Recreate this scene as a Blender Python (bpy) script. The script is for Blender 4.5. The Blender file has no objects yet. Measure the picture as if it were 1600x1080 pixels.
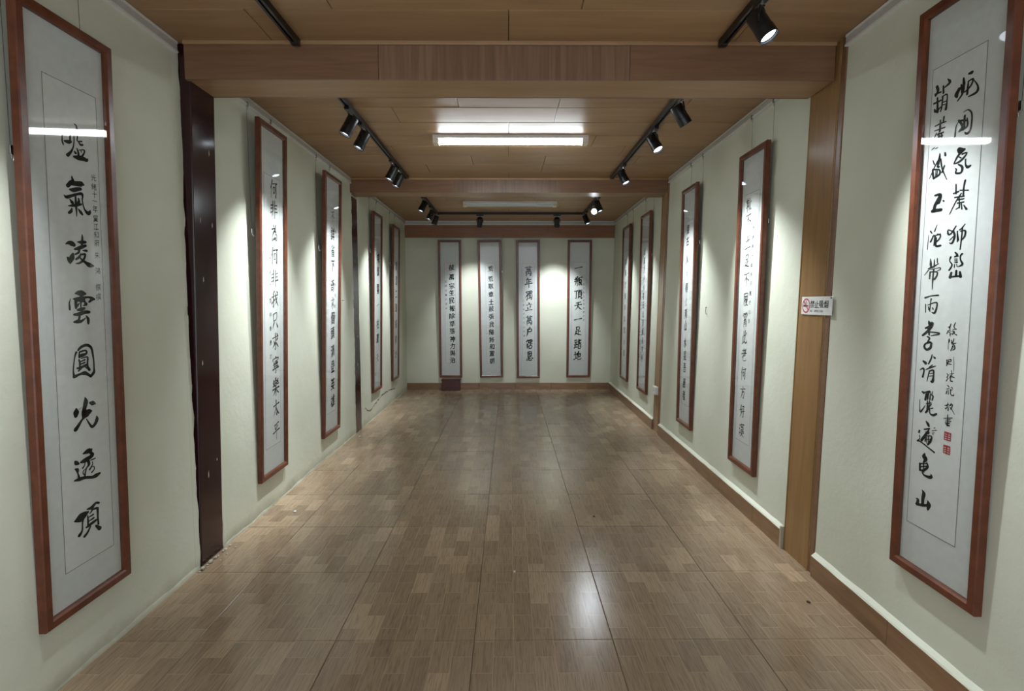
import bpy, bmesh, math, random
from mathutils import Matrix, Vector
import numpy as np
random.seed(7)
SC = bpy.context.scene
COL = SC.collection
R = math.radians

# ------------------------------------------------------------------ camera, world, exposure
F_PX = 855.0
cam_d = bpy.data.cameras.new('camera')
cam = bpy.data.objects.new('camera', cam_d); COL.objects.link(cam)
cam_d.sensor_width = 36.0
cam_d.lens = 36.0 * F_PX / 1600.0
cam_d.clip_start = 0.05
cam.location = (0, 0, 1.46)
cam.rotation_euler = (R(90) - math.atan(68 / F_PX), 0, -math.atan(5 / F_PX))
SC.camera = cam
SC.view_settings.view_transform = 'Standard'
SC.view_settings.look = 'None'
SC.view_settings.gamma = 1.0
SC.view_settings.exposure = 0.55
SC.view_settings.use_curve_mapping = False
W_STRENGTH = 1.75
wd = bpy.data.worlds.new('overcast_daylight'); SC.world = wd; wd.use_nodes = True
bg = wd.node_tree.nodes['Background']
bg.inputs[0].default_value = (0.82, 0.89, 1.0, 1); bg.inputs[1].default_value = W_STRENGTH
TUBE_E = 30.0        # emission of the lit ceiling tube
SPOT_W = 104.0       # one track spotlight
SPOT_C = (0.88, 0.95, 1.0)

# ------------------------------------------------------------------ room numbers (metres)
ZC = 2.78
Y0, Y1 = -1.4, 9.09
XL = -1.70
def nrm(v): return Vector(v).normalized()
def wall_matrix(w):
    if w == 'left':  X, Z, o = (0,1,0), (0,0,1), (XL,0,0)
    if w == 'far':   X, Z, o = (1,0,0), (0,0,1), (0,Y1,0)
    if w == 'right': X, Z, o = -nrm((.009,1,0)), nrm((.02,0,1)), (1.606,0,0)
    X = nrm(X); Z = nrm(Z); Y = Z.cross(X); Z = X.cross(Y)
    M = Matrix.Identity(4)
    for i in range(3): M[i][0] = X[i]; M[i][1] = Y[i]; M[i][2] = Z[i]; M[i][3] = o[i]
    return M
ML, MF, MR = wall_matrix('left'), wall_matrix('far'), wall_matrix('right')
I4 = Matrix.Identity(4)
def xr(y, z): return 1.606 + .009 * y + .02 * z

# ------------------------------------------------------------------ materials
def mat(name, build):
    m = bpy.data.materials.new(name); m.use_nodes = True
    nt = m.node_tree; b = nt.nodes['Principled BSDF']
    build(nt, b); return m
def N(nt, t, **k):
    n = nt.nodes.new(t)
    for a, v in k.items():
        if hasattr(n, a): setattr(n, a, v)
        else: n.inputs[a].default_value = v
    return n
def srgb(r, g, b):
    f = lambda c: (c / 255 / 12.92) if c / 255 <= .04045 else ((c / 255 + .055) / 1.055) ** 2.4
    return (f(r), f(g), f(b), 1)
def ramp(nt, stops):
    n = nt.nodes.new('ShaderNodeValToRGB'); e = n.color_ramp.elements
    while len(e) < len(stops): e.new(0.5)
    for i, (p, c) in enumerate(stops): e[i].position = p; e[i].color = c
    return n
def mapping(nt, scale, coord='Object', rot=(0,0,0)):
    tc = nt.nodes.new('ShaderNodeTexCoord'); mp = nt.nodes.new('ShaderNodeMapping')
    mp.inputs['Scale'].default_value = scale; mp.inputs['Rotation'].default_value = rot
    nt.links.new(tc.outputs[coord], mp.inputs['Vector']); return mp
def bump(nt, b, src, strength, dist=.002):
    bp = nt.nodes.new('ShaderNodeBump'); bp.inputs['Strength'].default_value = strength
    bp.inputs['Distance'].default_value = dist
    nt.links.new(src, bp.inputs['Height']); nt.links.new(bp.outputs[0], b.inputs['Normal'])
def plain(name, c, rough=.5, metal=0, spec=.5):
    def f(nt, b):
        n = N(nt, 'ShaderNodeTexNoise', Scale=40.0)
        mp = mapping(nt, (1,1,1)); nt.links.new(mp.outputs[0], n.inputs['Vector'])
        r = ramp(nt, [(.3, tuple(x*.93 for x in c[:3]) + (1,)), (.7, c)])
        nt.links.new(n.outputs['Fac'], r.inputs[0]); nt.links.new(r.outputs[0], b.inputs['Base Color'])
        b.inputs['Roughness'].default_value = rough; b.inputs['Metallic'].default_value = metal
        b.inputs['Specular IOR Level'].default_value = spec
    return mat(name, f)
def wood(name, c1, c2, stretch, rough, fine=(1,1,1), spec=.5, bmp=.05, rnd=0.0):
    # stretch: scale vector; small along the grain
    def f(nt, b):
        mp = mapping(nt, stretch)
        src = mp.outputs[0]
        if rnd:
            oi = nt.nodes.new('ShaderNodeObjectInfo'); ad = nt.nodes.new('ShaderNodeVectorMath'); ad.operation = 'ADD'
            sc = nt.nodes.new('ShaderNodeVectorMath'); sc.operation = 'SCALE'; sc.inputs['Scale'].default_value = 30
            nt.links.new(oi.outputs['Random'], sc.inputs[0]); nt.links.new(src, ad.inputs[0]); nt.links.new(sc.outputs[0], ad.inputs[1]); src = ad.outputs[0]
        n = N(nt, 'ShaderNodeTexNoise', Scale=3.0, Detail=6.0, Roughness=.6, Distortion=.6)
        nt.links.new(src, n.inputs['Vector'])
        r = ramp(nt, [(.3, c1), (.7, c2)])
        nt.links.new(n.outputs['Fac'], r.inputs[0])
        out = r.outputs[0]
        if rnd:
            hs = nt.nodes.new('ShaderNodeHueSaturation'); mr = nt.nodes.new('ShaderNodeMapRange')
            mr.inputs['To Min'].default_value = 1 - rnd; mr.inputs['To Max'].default_value = 1 + rnd
            nt.links.new(oi.outputs['Random'], mr.inputs['Value']); nt.links.new(mr.outputs[0], hs.inputs['Value'])
            nt.links.new(out, hs.inputs['Color']); out = hs.outputs[0]
        nt.links.new(out, b.inputs['Base Color'])
        b.inputs['Roughness'].default_value = rough; b.inputs['Specular IOR Level'].default_value = spec
        bump(nt, b, n.outputs['Fac'], bmp, .001)
    return mat(name, f)

def f_wall(nt, b):
    mp = mapping(nt, (1,1,1))
    n = N(nt, 'ShaderNodeTexNoise', Scale=1.4, Detail=3.0)
    n2 = N(nt, 'ShaderNodeTexNoise', Scale=14.0, Detail=6.0, Roughness=.65)
    for q in (n, n2): nt.links.new(mp.outputs[0], q.inputs['Vector'])
    r = ramp(nt, [(.35, srgb(200,202,183)), (.65, srgb(211,213,196))])
    nt.links.new(n.outputs['Fac'], r.inputs[0])
    nt.links.new(r.outputs[0], b.inputs['Base Color'])
    b.inputs['Roughness'].default_value = .62
    b.inputs['Specular IOR Level'].default_value = .3
    bump(nt, b, n2.outputs['Fac'], .22, .012)
M_WALL = mat('cream_plaster', f_wall)
def f_wall_l(nt, b):
    # the same plaster with irregular grime near the floor
    f_wall(nt, b)
    g = nt.nodes.new('ShaderNodeNewGeometry'); sp = nt.nodes.new('ShaderNodeSeparateXYZ')
    nt.links.new(g.outputs['Position'], sp.inputs[0])
    n = N(nt, 'ShaderNodeTexNoise', Scale=5.0, Detail=8.0, Roughness=.7)
    nt.links.new(g.outputs['Position'], n.inputs['Vector'])
    a = N(nt, 'ShaderNodeMath', operation='MULTIPLY'); a.inputs[1].default_value = .16
    nt.links.new(n.outputs['Fac'], a.inputs[0])
    s = N(nt, 'ShaderNodeMath', operation='SUBTRACT'); nt.links.new(a.outputs[0], s.inputs[0]); nt.links.new(sp.outputs['Z'], s.inputs[1])
    mr = N(nt, 'ShaderNodeMapRange'); mr.inputs['From Min'].default_value = .0; mr.inputs['From Max'].default_value = .09
    mr.inputs['To Max'].default_value = .55
    nt.links.new(s.outputs[0], mr.inputs['Value'])
    mx = nt.nodes.new('ShaderNodeMix'); mx.data_type = 'RGBA'
    old = b.inputs['Base Color'].links[0].from_socket
    nt.links.new(mr.outputs[0], mx.inputs['Factor']); nt.links.new(old, mx.inputs['A'])
    mx.inputs['B'].default_value = srgb(128,122,98)
    nt.links.new(mx.outputs['Result'], b.inputs['Base Color'])
M_WALL_L = mat('cream_plaster_grimy_foot', f_wall_l)

def f_floor(nt, b):
    # printed parquet: staggered blocks 86 x 200 mm, grain along the room
    g = nt.nodes.new('ShaderNodeNewGeometry'); mp = nt.nodes.new('ShaderNodeMapping')
    mp.inputs['Rotation'].default_value = (0, 0, R(90)); mp.inputs['Location'].default_value = (0.35, .15, 0)
    nt.links.new(g.outputs['Position'], mp.inputs['Vector'])
    br = nt.nodes.new('ShaderNodeTexBrick')
    br.inputs['Scale'].default_value = 1.0
    br.inputs['Brick Width'].default_value = .20; br.inputs['Row Height'].default_value = .0857
    br.inputs['Mortar Size'].default_value = .0015; br.offset = .5; br.offset_frequency = 2
    br.inputs['Mortar Smooth'].default_value = .2
    br.inputs['Color1'].default_value = (0,0,0,1); br.inputs['Color2'].default_value = (1,1,1,1)
    br.inputs['Mortar'].default_value = (1,1,1,1)
    nt.links.new(mp.outputs[0], br.inputs['Vector'])
    r = ramp(nt, [(0, srgb(144,123,100)), (.5, srgb(151,130,106)), (.85, srgb(158,137,112)), (1, srgb(173,151,124))])
    r.color_ramp.interpolation = 'LINEAR'
    nt.links.new(br.outputs['Color'], r.inputs[0])
    # grain
    m2 = nt.nodes.new('ShaderNodeMapping'); m2.inputs['Scale'].default_value = (150, 7, 1)
    nt.links.new(g.outputs['Position'], m2.inputs['Vector'])
    ad = nt.nodes.new('ShaderNodeVectorMath'); ad.operation = 'ADD'
    sc = nt.nodes.new('ShaderNodeVectorMath'); sc.operation = 'SCALE'; sc.inputs['Scale'].default_value = 40
    nt.links.new(br.outputs['Color'], sc.inputs[0]); nt.links.new(m2.outputs[0], ad.inputs[0]); nt.links.new(sc.outputs[0], ad.inputs[1])
    n = N(nt, 'ShaderNodeTexNoise', Scale=1.0, Detail=3.0, Distortion=1.2)
    nt.links.new(ad.outputs[0], n.inputs['Vector'])
    rg = ramp(nt, [(.36, (.70,.66,.62,1)), (.55, (1.05,1.05,1.05,1))])
    nt.links.new(n.outputs['Fac'], rg.inputs[0])
    mx = nt.nodes.new('ShaderNodeMix'); mx.data_type = 'RGBA'; mx.blend_type = 'MULTIPLY'; mx.inputs['Factor'].default_value = .75
    nt.links.new(r.outputs[0], mx.inputs['A']); nt.links.new(rg.outputs[0], mx.inputs['B'])
    # traffic haze: big soft mottling of the print
    n3 = N(nt, 'ShaderNodeTexNoise', Scale=1.6, Detail=4.0); nt.links.new(g.outputs['Position'], n3.inputs['Vector'])
    oi = nt.nodes.new('ShaderNodeObjectInfo')
    mr = N(nt, 'ShaderNodeMapRange'); mr.inputs['To Min'].default_value = .93; mr.inputs['To Max'].default_value = 1.06
    nt.links.new(oi.outputs['Random'], mr.inputs['Value'])
    hs = nt.nodes.new('ShaderNodeHueSaturation'); nt.links.new(mr.outputs[0], hs.inputs['Value']); nt.links.new(mx.outputs['Result'], hs.inputs['Color'])
    nt.links.new(hs.outputs[0], b.inputs['Base Color'])
    rr = N(nt, 'ShaderNodeMapRange'); rr.inputs['From Min'].default_value = .3; rr.inputs['From Max'].default_value = .7
    rr.inputs['To Min'].default_value = .24; rr.inputs['To Max'].default_value = .36
    b.inputs['Roughness'].default_value = .22
    b.inputs['Specular IOR Level'].default_value = .5
    n4 = N(nt, 'ShaderNodeTexNoise', Scale=9.0, Detail=2.0); nt.links.new(g.outputs['Position'], n4.inputs['Vector'])
    bump(nt, b, n4.outputs['Fac'], .05, .001)
M_FLOOR = mat('printed_parquet_tile', f_floor)
M_GROUT = plain('dark_joint', srgb(70,58,46), .8)
M_CEIL = wood('varnished_ceiling_board', srgb(152,118,84), srgb(168,135,99), (.5, 5, 3), .42, spec=.3, rnd=.07)
M_BEAM = wood('beam_laminate', srgb(112,81,58), srgb(128,96,71), (1, 14, 14), .30, rnd=.03)
M_BEAM_V = wood('beam_laminate_upright_grain', srgb(104,76,56), srgb(134,104,80), (16, 1, .6), .30, rnd=.03)
M_PIL = wood('pilaster_laminate', srgb(132,99,62), srgb(150,115,74), (9, 9, .7), .24)
M_FASCIA = wood('fascia_laminate', srgb(136,94,72), srgb(150,108,84), (1, 8, 8), .22)
M_COLUMN = wood('maroon_gloss_paint', srgb(38,17,19), srgb(48,21,23), (4,4,1), .14, bmp=.25)
M_FRAME = wood('red_wood_frame', srgb(82,41,26), srgb(110,60,37), (6,6,6), .30)
M_SKIRT = wood('brown_skirting_tile', srgb(112,82,58), srgb(140,108,78), (1.2, 1.2, 9), .3, rnd=.06)
M_PAPER = plain('white_rice_paper', srgb(220,216,215), .8)
M_MOUNT = plain('pale_silk_mount', srgb(214,211,211), .7)
M_INK = plain('black_ink', srgb(22,24,26), .75, spec=.2)
M_INK2 = plain('thin_grey_ink', srgb(58,62,66), .75, spec=.2)
M_LINE = plain('border_line', srgb(120,122,122), .8)
M_SEAL = plain('red_seal_ink', srgb(186,58,64), .8)
M_BLACK = plain('black_powder_coat', srgb(20,20,22), .38)
M_SILVER = plain('brushed_steel', srgb(190,190,190), .25, metal=1)
M_RAIL = plain('grey_white_rail', srgb(188,186,180), .4)
M_WHITE = plain('white_plastic', srgb(226,226,222), .4)
M_ENDCAP = plain('ivory_end_cap', srgb(222,214,196), .45)
M_OFFTUBE = plain('unlit_diffuser', srgb(205,212,214), .25)
M_WIRE = plain('steel_wire', srgb(110,108,100), .35, metal=.6)
M_DKBOX = wood('dark_red_lacquer', srgb(60,24,20), srgb(84,36,28), (3,3,9), .4)
M_SIGNRED = plain('sign_red', srgb(200,60,80), .4)
M_SIGNINK = plain('sign_black', srgb(24,26,44), .4)
M_CRUMB = plain('old_plaster_crumb', srgb(170,164,146), .9)
M_DARKCRACK = plain('dark_crack', srgb(92,86,70), .95)
M_DIRT = plain('dried_leaf', srgb(60,40,26), .9)
def emis(name, c, s):
    def f(nt, b):
        b.inputs['Base Color'].default_value = (.9,.9,.9,1)
        b.inputs['Emission Color'].default_value = tuple(c) + (1,); b.inputs['Emission Strength'].default_value = s
        b.inputs['Roughness'].default_value = .3
    return mat(name, f)
M_TUBE = emis('lit_diffuser', (.86,.95,1.0), TUBE_E)
M_LENS_ON = emis('lit_lens', (.82,.92,1.0), 6.0)
M_LENS_DIM = emis('lens_seen_from_side', (.85,.9,.95), 1.2)
def f_glass(nt, b):
    nt.nodes.remove(b)
    o = [n for n in nt.nodes if n.type == 'OUTPUT_MATERIAL'][0]
    t = nt.nodes.new('ShaderNodeBsdfTransparent'); g = nt.nodes.new('ShaderNodeBsdfGlossy')
    g.inputs['Roughness'].default_value = .03; t.inputs[0].default_value = (.96,.98,.97,1)
    fr0 = nt.nodes.new('ShaderNodeFresnel'); fr0.inputs[0].default_value = 1.5
    ge = nt.nodes.new('ShaderNodeNewGeometry'); iv = N(nt, 'ShaderNodeMath', operation='SUBTRACT'); iv.inputs[0].default_value = 1.0
    nt.links.new(ge.outputs['Backfacing'], iv.inputs[1])
    fr = N(nt, 'ShaderNodeMath', operation='MULTIPLY'); nt.links.new(fr0.outputs[0], fr.inputs[0]); nt.links.new(iv.outputs[0], fr.inputs[1])
    mx = nt.nodes.new('ShaderNodeMixShader')
    nt.links.new(fr.outputs[0], mx.inputs[0]); nt.links.new(t.outputs[0], mx.inputs[1]); nt.links.new(g.outputs[0], mx.inputs[2])
    nt.links.new(mx.outputs[0], o.inputs[0])
M_GLASS = mat('picture_glass', f_glass)

# ------------------------------------------------------------------ mesh helpers (points given in frame M, objects keep parent's local space)
class MB:
    def __init__(s, M=I4): s.v = []; s.f = []; s.M = M; s.mi = []
    def add(s, vs, fs, m=0):
        b = len(s.v); s.v += [s.M @ Vector(p) for p in vs]; s.f += [tuple(b + i for i in f) for f in fs]; s.mi += [m]*len(fs); return s
    def box(s, a, b, m=0):
        (x0,y0,z0),(x1,y1,z1) = a, b
        vs = [(x,y,z) for z in (z0,z1) for y in (y0,y1) for x in (x0,x1)]
        return s.add(vs, [(0,2,3,1),(4,5,7,6),(0,1,5,4),(2,6,7,3),(0,4,6,2),(1,3,7,5)], m)
    def bev(s, a, b, r):
        # box with chamfered edges
        bm = bmesh.new(); bmesh.ops.create_cube(bm, size=1)
        c = [(a[i]+b[i])/2 for i in range(3)]; d = [abs(b[i]-a[i]) for i in range(3)]
        for v in bm.verts: v.co = Vector([c[i] + v.co[i]*d[i] for i in range(3)])
        bmesh.ops.bevel(bm, geom=bm.edges[:], offset=r, segments=2, affect='EDGES', profile=.6)
        bm.verts.index_update()
        s.add([tuple(v.co) for v in bm.verts], [tuple(v.index for v in f.verts) for f in bm.faces]); bm.free(); return s
    def tube(s, pts, r, n=8, m=0):
        pts = [Vector(p) for p in pts]; rr = r if isinstance(r, (list, tuple)) else [r]*len(pts)
        vs = []; fs = []
        for i, p in enumerate(pts):
            d = (pts[min(i+1, len(pts)-1)] - pts[max(i-1, 0)]).normalized()
            a = d.orthogonal().normalized() if i == 0 else (a - d * a.dot(d)).normalized()
            c = d.cross(a)
            for k in range(n):
                t = 2*math.pi*k/n; vs.append(tuple(p + (a*math.cos(t) + c*math.sin(t))*rr[i]))
        for i in range(len(pts)-1):
            for k in range(n):
                k2 = (k+1) % n; fs.append((i*n+k, i*n+k2, (i+1)*n+k2, (i+1)*n+k))
        fs.append(tuple(range(n))[::-1]); fs.append(tuple((len(pts)-1)*n + k for k in range(n)))
        return s.add(vs, fs, m)
    def build(s, name, mats, parent=None, smooth=False, **props):
        me = bpy.data.meshes.new(name)
        if parent is not None:
            inv = parent.matrix_basis.inverted()
            if parent.parent is not None: inv = (parent.parent.matrix_basis @ parent.matrix_basis).inverted()
            vs = [inv @ v for v in s.v]
        else: vs = s.v
        me.from_pydata([tuple(v) for v in vs], [], s.f)
        if not isinstance(mats, (list, tuple)): mats = [mats]
        for q in mats: me.materials.append(q)
        for p, i in zip(me.polygons, s.mi): p.material_index = i; p.use_smooth = smooth
        bm = bmesh.new(); bm.from_mesh(me); bmesh.ops.recalc_face_normals(bm, faces=bm.faces[:]); bm.to_mesh(me); bm.free()
        if smooth:
            try: me.set_sharp_from_angle(angle=R(40))
            except Exception: pass
        o = bpy.data.objects.new(name, me); COL.objects.link(o)
        if parent is not None: o.parent = parent
        for k, v in props.items(): o[k] = v
        return o
def thing(name, label, category, M=I4, group=None, kind=None):
    o = bpy.data.objects.new(name, None); COL.objects.link(o); o.matrix_basis = M.copy(); o.empty_display_size = .1
    o['label'] = label; o['category'] = category
    if group: o['group'] = group
    if kind: o['kind'] = kind
    return o
def T(x, y, z): return Matrix.Translation((x, y, z))

# ================================================================== SETTING
# floor: slab with one tile object per 0.6 m tile
fl = MB().box((-2.0, Y0, -.12), (2.0, Y1 + .15, -.004)).build('floor', M_GROUT, kind='structure', label='brown parquet-patterned tile floor of the gallery')
tile_mesh = {}
def tile_obj(x0, x1, y0, y1):
    key = (round(x1-x0, 4), round(y1-y0, 4))
    if key not in tile_mesh:
        w, d = key[0]/2 - .0012, key[1]/2 - .0012; c = .0016
        me = bpy.data.meshes.new('tile')
        vs = [(sx*w, sy*d, 0) for sx, sy in ((-1,-1),(1,-1),(1,1),(-1,1))] + [(sx*w, sy*d, .005) for sx, sy in ((-1,-1),(1,-1),(1,1),(-1,1))] + \
             [(sx*(w-c), sy*(d-c), .0065) for sx, sy in ((-1,-1),(1,-1),(1,1),(-1,1))]
        fs = [(8,9,10,11)] + [(4+i, 4+(i+1)%4, 8+(i+1)%4, 8+i) for i in range(4)] + [(i, (i+1)%4, 4+(i+1)%4, 4+i) for i in range(4)]
        me.from_pydata(vs, [], fs); me.materials.append(M_FLOOR); tile_mesh[key] = me
    o = bpy.data.objects.new('tile', tile_mesh[key]); COL.objects.link(o); o.parent = fl
    o.location = ((x0+x1)/2, (y0+y1)/2, -.0065 + random.uniform(-.0004, .0004))
    o.rotation_euler = (random.uniform(-.003,.003), random.uniform(-.003,.003), 0)
xs = [XL-.03, -1.35, -.75, -.15, .45, 1.05, 1.80]
ys = [Y0]; y = 2.265 - .6*6
while y < Y1:
    if y > Y0 + .05: ys.append(y)
    y += .6
ys.append(Y1+.02)
for i in range(len(xs)-1):
    for j in range(len(ys)-1): tile_obj(xs[i], xs[i+1], ys[j], ys[j+1])

# ceiling: backing slab with one board object per board
ce = MB().box((-2.0, Y0, ZC+.012), (2.0, Y1+.15, ZC+.14)).build('ceiling', M_GROUT, kind='structure', label='ceiling of varnished wood boards')
BW = .3115
board_mesh = {}
def board(x0, x1, y0, y1):
    key = (round(x1-x0, 3), round(y1-y0, 3))
    if key not in board_mesh:
        w, d = key[0]/2 - .0015, key[1]/2 - .0018; c = .004
        me = bpy.data.meshes.new('board')
        q = ((-1,-1),(1,-1),(1,1),(-1,1))
        vs = [(sx*w, sy*d, .014) for sx, sy in q] + [(sx*w, sy*d, .003) for sx, sy in q] + [(sx*(w-c), sy*(d-c), 0) for sx, sy in q]
        fs = [(11,10,9,8)] + [(8+i, 8+(i+1)%4, 4+(i+1)%4, 4+i) for i in range(4)] + [(4+i, 4+(i+1)%4, (i+1)%4, i) for i in range(4)]
        me.from_pydata(vs, [], fs); me.materials.append(M_CEIL); board_mesh[key] = me
    o = bpy.data.objects.new('board', board_mesh[key]); COL.objects.link(o); o.parent = ce
    o.location = ((x0+x1)/2, (y0+y1)/2, ZC + random.uniform(0, .0015)); o.rotation_euler = (random.uniform(-.002,.002), random.uniform(-.0012,.0012), 0)
row = 0; y = 2.597 - BW*13
joint_sets = [(0.0, -1.0, 1.0), (-.34, .335, 1.2), (.33, -.8), (0.0, -1.2, 1.15), (-.55, .7)]
while y < Y1:
    y0, y1 = max(y, Y0), min(y+BW, Y1)
    if y1 - y0 > .03:
        js = sorted([-1.74] + list(joint_sets[row % 5]) + [1.84])
        for a, b in zip(js, js[1:]): board(a, b, y0, y1)
    y += BW; row += 1

# walls (thick slabs); bays cut by columns on the left, pilasters on the right
BAYS_L = [(Y0, 2.905), (3.17, 5.99), (6.235, Y1)]
BAYS_R = [(Y0, 2.815), (3.135, 5.93), (6.19, Y1)]
m = MB()
m.box((XL-.2, Y0, 0), (XL-.03, Y1+.15, ZC+.02))
for a, b in BAYS_L: m.box((XL-.03, a, 0), (XL, b, ZC))
wl = m.build('wall_left', M_WALL_L, kind='structure', label='long cream plaster wall on the left')
m = MB(MR)
m.box((-Y1-.2, .03, -.01), (-Y0+.02, .2, ZC+.03))
for a, b in BAYS_R: m.box((-b, 0, -.01), (-a, .03, ZC+.01))
wr = m.build('wall_right', M_WALL, kind='structure', label='long cream plaster wall on the right')
m = MB(); m.box((-1.9, Y1, 0), (1.99, Y1+.15, ZC+.02))
wf = m.build('wall_far', M_WALL, kind='structure', label='cream end wall hung with four scrolls')
# ragged plaster lips where the left wall meets the wooden columns (children of the wall)
def ragged(y_edge, side, seed):
    rnd = random.Random(seed); m = MB(); n = 60
    pts = []
    e = .008
    for i in range(n+1):
        z = ZC*i/n; e = max(.0, min(.022, e + rnd.uniform(-.007, .007))); pts.append((z, e))
    for (z0, e0), (z1, e1) in zip(pts, pts[1:]):
        ya, yb0, yb1 = y_edge - side*.03, y_edge + side*e0, y_edge + side*e1
        t = .0035 + .003*rnd.random()
        vs = [(XL-.004, ya, z0), (XL-.004, yb0, z0), (XL-.004, yb1, z1), (XL-.004, ya, z1), (XL+.0005, ya, z0), (XL+t, yb0, z0), (XL+t, yb1, z1), (XL+.0005, ya, z1)]
        m.add(vs, [(4,5,6,7), (1,2,6,5), (0,1,5,4), (3,7,6,2), (0,4,7,3), (0,3,2,1)])
    m.build('plaster_lip', M_WALL_L, wl)
ragged(2.905, 1, 1); ragged(3.17, -1, 2); ragged(5.99, 1, 3); ragged(6.235, -1, 4)
# lumpy plaster foot and the dark crack low on the left wall
def foot(y0, y1, seed):
    rnd = random.Random(seed); m = MB(); n = int((y1-y0)/.06); pr = []
    h = .016; d = .005
    for i in range(n+1):
        h = max(.006, min(.03, h + rnd.uniform(-.010,.010))); d = max(.002, min(.008, d + rnd.uniform(-.003,.003)))
        pr.append((y0 + (y1-y0)*i/n, h, d))
    for (a, h0, d0), (b, h1, d1) in zip(pr, pr[1:]):
        m.add([(XL-.004,a,-.003),(XL+d0,a,-.003),(XL+d0*.6,a,h0*.6),(XL-.004,a,h0),(XL-.004,b,-.003),(XL+d1,b,-.003),(XL+d1*.6,b,h1*.6),(XL-.004,b,h1)],
              [(1,5,6,2),(2,6,7,3),(0,1,2,3),(4,7,6,5),(0,4,5,1),(0,3,7,4)])
    m.build('plaster_foot', M_WALL_L, wl, smooth=True)
for k, (a, b) in enumerate(BAYS_L): foot(a, b, 10+k)
def crack(pts, w, seed):
    rnd = random.Random(seed); m = MB(); x = XL + .0006
    for (y0,z0), (y1,z1) in zip(pts, pts[1:]):
        k = 7
        for i in range(k):
            t0, t1 = i/k, (i+1)/k
            a = (y0+(y1-y0)*t0 + rnd.uniform(-.01,.01), z0+(z1-z0)*t0 + rnd.uniform(-.008,.008))
            b = (y0+(y1-y0)*t1 + rnd.uniform(-.01,.01), z0+(z1-z0)*t1 + rnd.uniform(-.008,.008))
            ww = w*rnd.uniform(.4, 1.5)
            m.add([(x,a[0],a[1]-ww),(x,b[0],b[1]-ww*.7),(x,b[0],b[1]+ww),(x,a[0],a[1]+ww),(x+.0015,a[0],a[1]),(x+.0015,b[0],b[1])], [(0,1,5,4),(4,5,2,3)])
    m.build('plaster_crack', M_DARKCRACK, wl)
crack([(6.40,.20),(6.62,.13),(6.85,.16),(7.25,.22),(7.7,.21),(8.1,.17)], .007, 5)

# picture rails: right under the ceiling
def rail(name, M, a, b, label, h0=2.705, dp=.016, label_extra=None):
    r = thing(name, label, 'picture rail', M @ T((a+b)/2, 0, h0))
    m = MB(M); m.box((a, -dp, h0+.012), (b, 0, ZC-.012)); m.build('rail_body', M_RAIL, r)
    m = MB(M); m.box((a, -dp-.004, h0), (b, 0, h0+.010)); m.box((a, -dp-.003, ZC-.0135), (b, 0, ZC-.002)); m.build('rail_lip', M_WHITE, r)
for (a, b), w in zip(BAYS_L, ('nearest bay, beside the scroll of eight big characters', 'middle bay, between the two beams', 'farthest bay, beyond the second beam')):
    rail('picture_rail', ML, a+.002, b-.002, 'pale picture rail on the left wall, ' + w, h0=2.722)
for (a, b), w in zip(BAYS_R, ('nearest bay, above the two-column scroll', 'middle bay, between the two beams', 'farthest bay, beyond the second beam')):
    rail('picture_rail', MR, -b+.002, -a-.002, 'pale picture rail on the right wall, ' + w, h0=2.722)
rail('picture_rail', MF, XL+.005, 1.72, 'grey-white picture rail across the end wall above the brown fascia', h0=2.712, dp=.045)

# skirting of tile lengths: right wall bays and the end wall
def skirt(name, M, a, b, label, cream=True):
    r = thing(name, label, 'skirting', M @ T((a+b)/2, 0, 0)); del r['category']; r['kind'] = 'structure'
    x = a; 
    while x < b - .02:
        e = min(x+.6, b)
        m = MB(M); m.bev((x+.001, -.022, -.004), (e-.001, 0, .112+random.uniform(-.001,.001)), .002); m.build('tile', M_SKIRT, r)
        x = e
    if cream:
        rnd = random.Random(3); m = MB(M); n = max(4, int((b-a)/.08)); pr = [(a+(b-a)*i/n, .117+rnd.uniform(-.003,.003), .0225+rnd.uniform(-.001,.001)) for i in range(n+1)]
        for (u0,h0,d0),(u1,h1,d1) in zip(pr, pr[1:]):
            m.add([(u0,0,.111),(u0,-d0,.111),(u0,-d0*.8,h0),(u0,0,h0+.015),(u1,0,.111),(u1,-d1,.111),(u1,-d1*.8,h1),(u1,0,h1+.015)],
                  [(1,5,6,2),(2,6,7,3),(0,4,5,1),(0,1,2,3),(4,7,6,5),(0,3,7,4)])
        m.build('plaster_edge', M_WALL, r)
o = MB(MR).bev((-3.156, -.0235, -.003), (-3.138, 0, .132), .003).build('trim_1', M_CRUMB, kind='structure', label='grey mortar end of the skirting beside the tall brown pilaster')
for (a, b) in BAYS_R: skirt('baseboard_right', MR, -b + (.02 if b > 9 else .004), -a-(.022 if 3 < a < 4 else .004), 'brown tiled skirting along the foot of the right wall')
skirt('baseboard_far', MF, XL, 1.68, 'brown tiled skirting along the foot of the end wall', cream=False)

# ---------------------------------------------------------------- columns, pilasters, beams, fascia
def column(y0, y1, label, top=2.60, lean=0.0):
    r = thing('column', label, 'column', T(XL, (y0+y1)/2, 0))
    m = MB(); m.bev((XL-.028, y0+.001, 0), (XL+.004, y1-.001, top), .006)
    m.v = [Vector((v.x + (lean*v.z/top if v.x > XL-.01 else 0), v.y, v.z)) for v in m.v]
    m.build('shaft', M_COLUMN, r)
    m = MB(); rnd = random.Random(int(y0*100))
    for k in range(7):   # chips of missing paint
        z = rnd.choice((.75, .8, 1.9, 2.25, .5, 1.1, 1.6)) + rnd.uniform(-.05, .05); y = rnd.uniform(y0+.03, y1-.04); h = rnd.uniform(.01, .05)
        m.add([(XL+.0048+lean*z/top,y,z),(XL+.0048+lean*z/top,y+.008,z+h*.3),(XL+.0055+lean*z/top,y+.005,z+h),(XL+.0055+lean*z/top,y-.003,z+h*.6)], [(0,1,2,3)])
    m.build('paint_chip', M_CRUMB, r)
    return r
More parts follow.
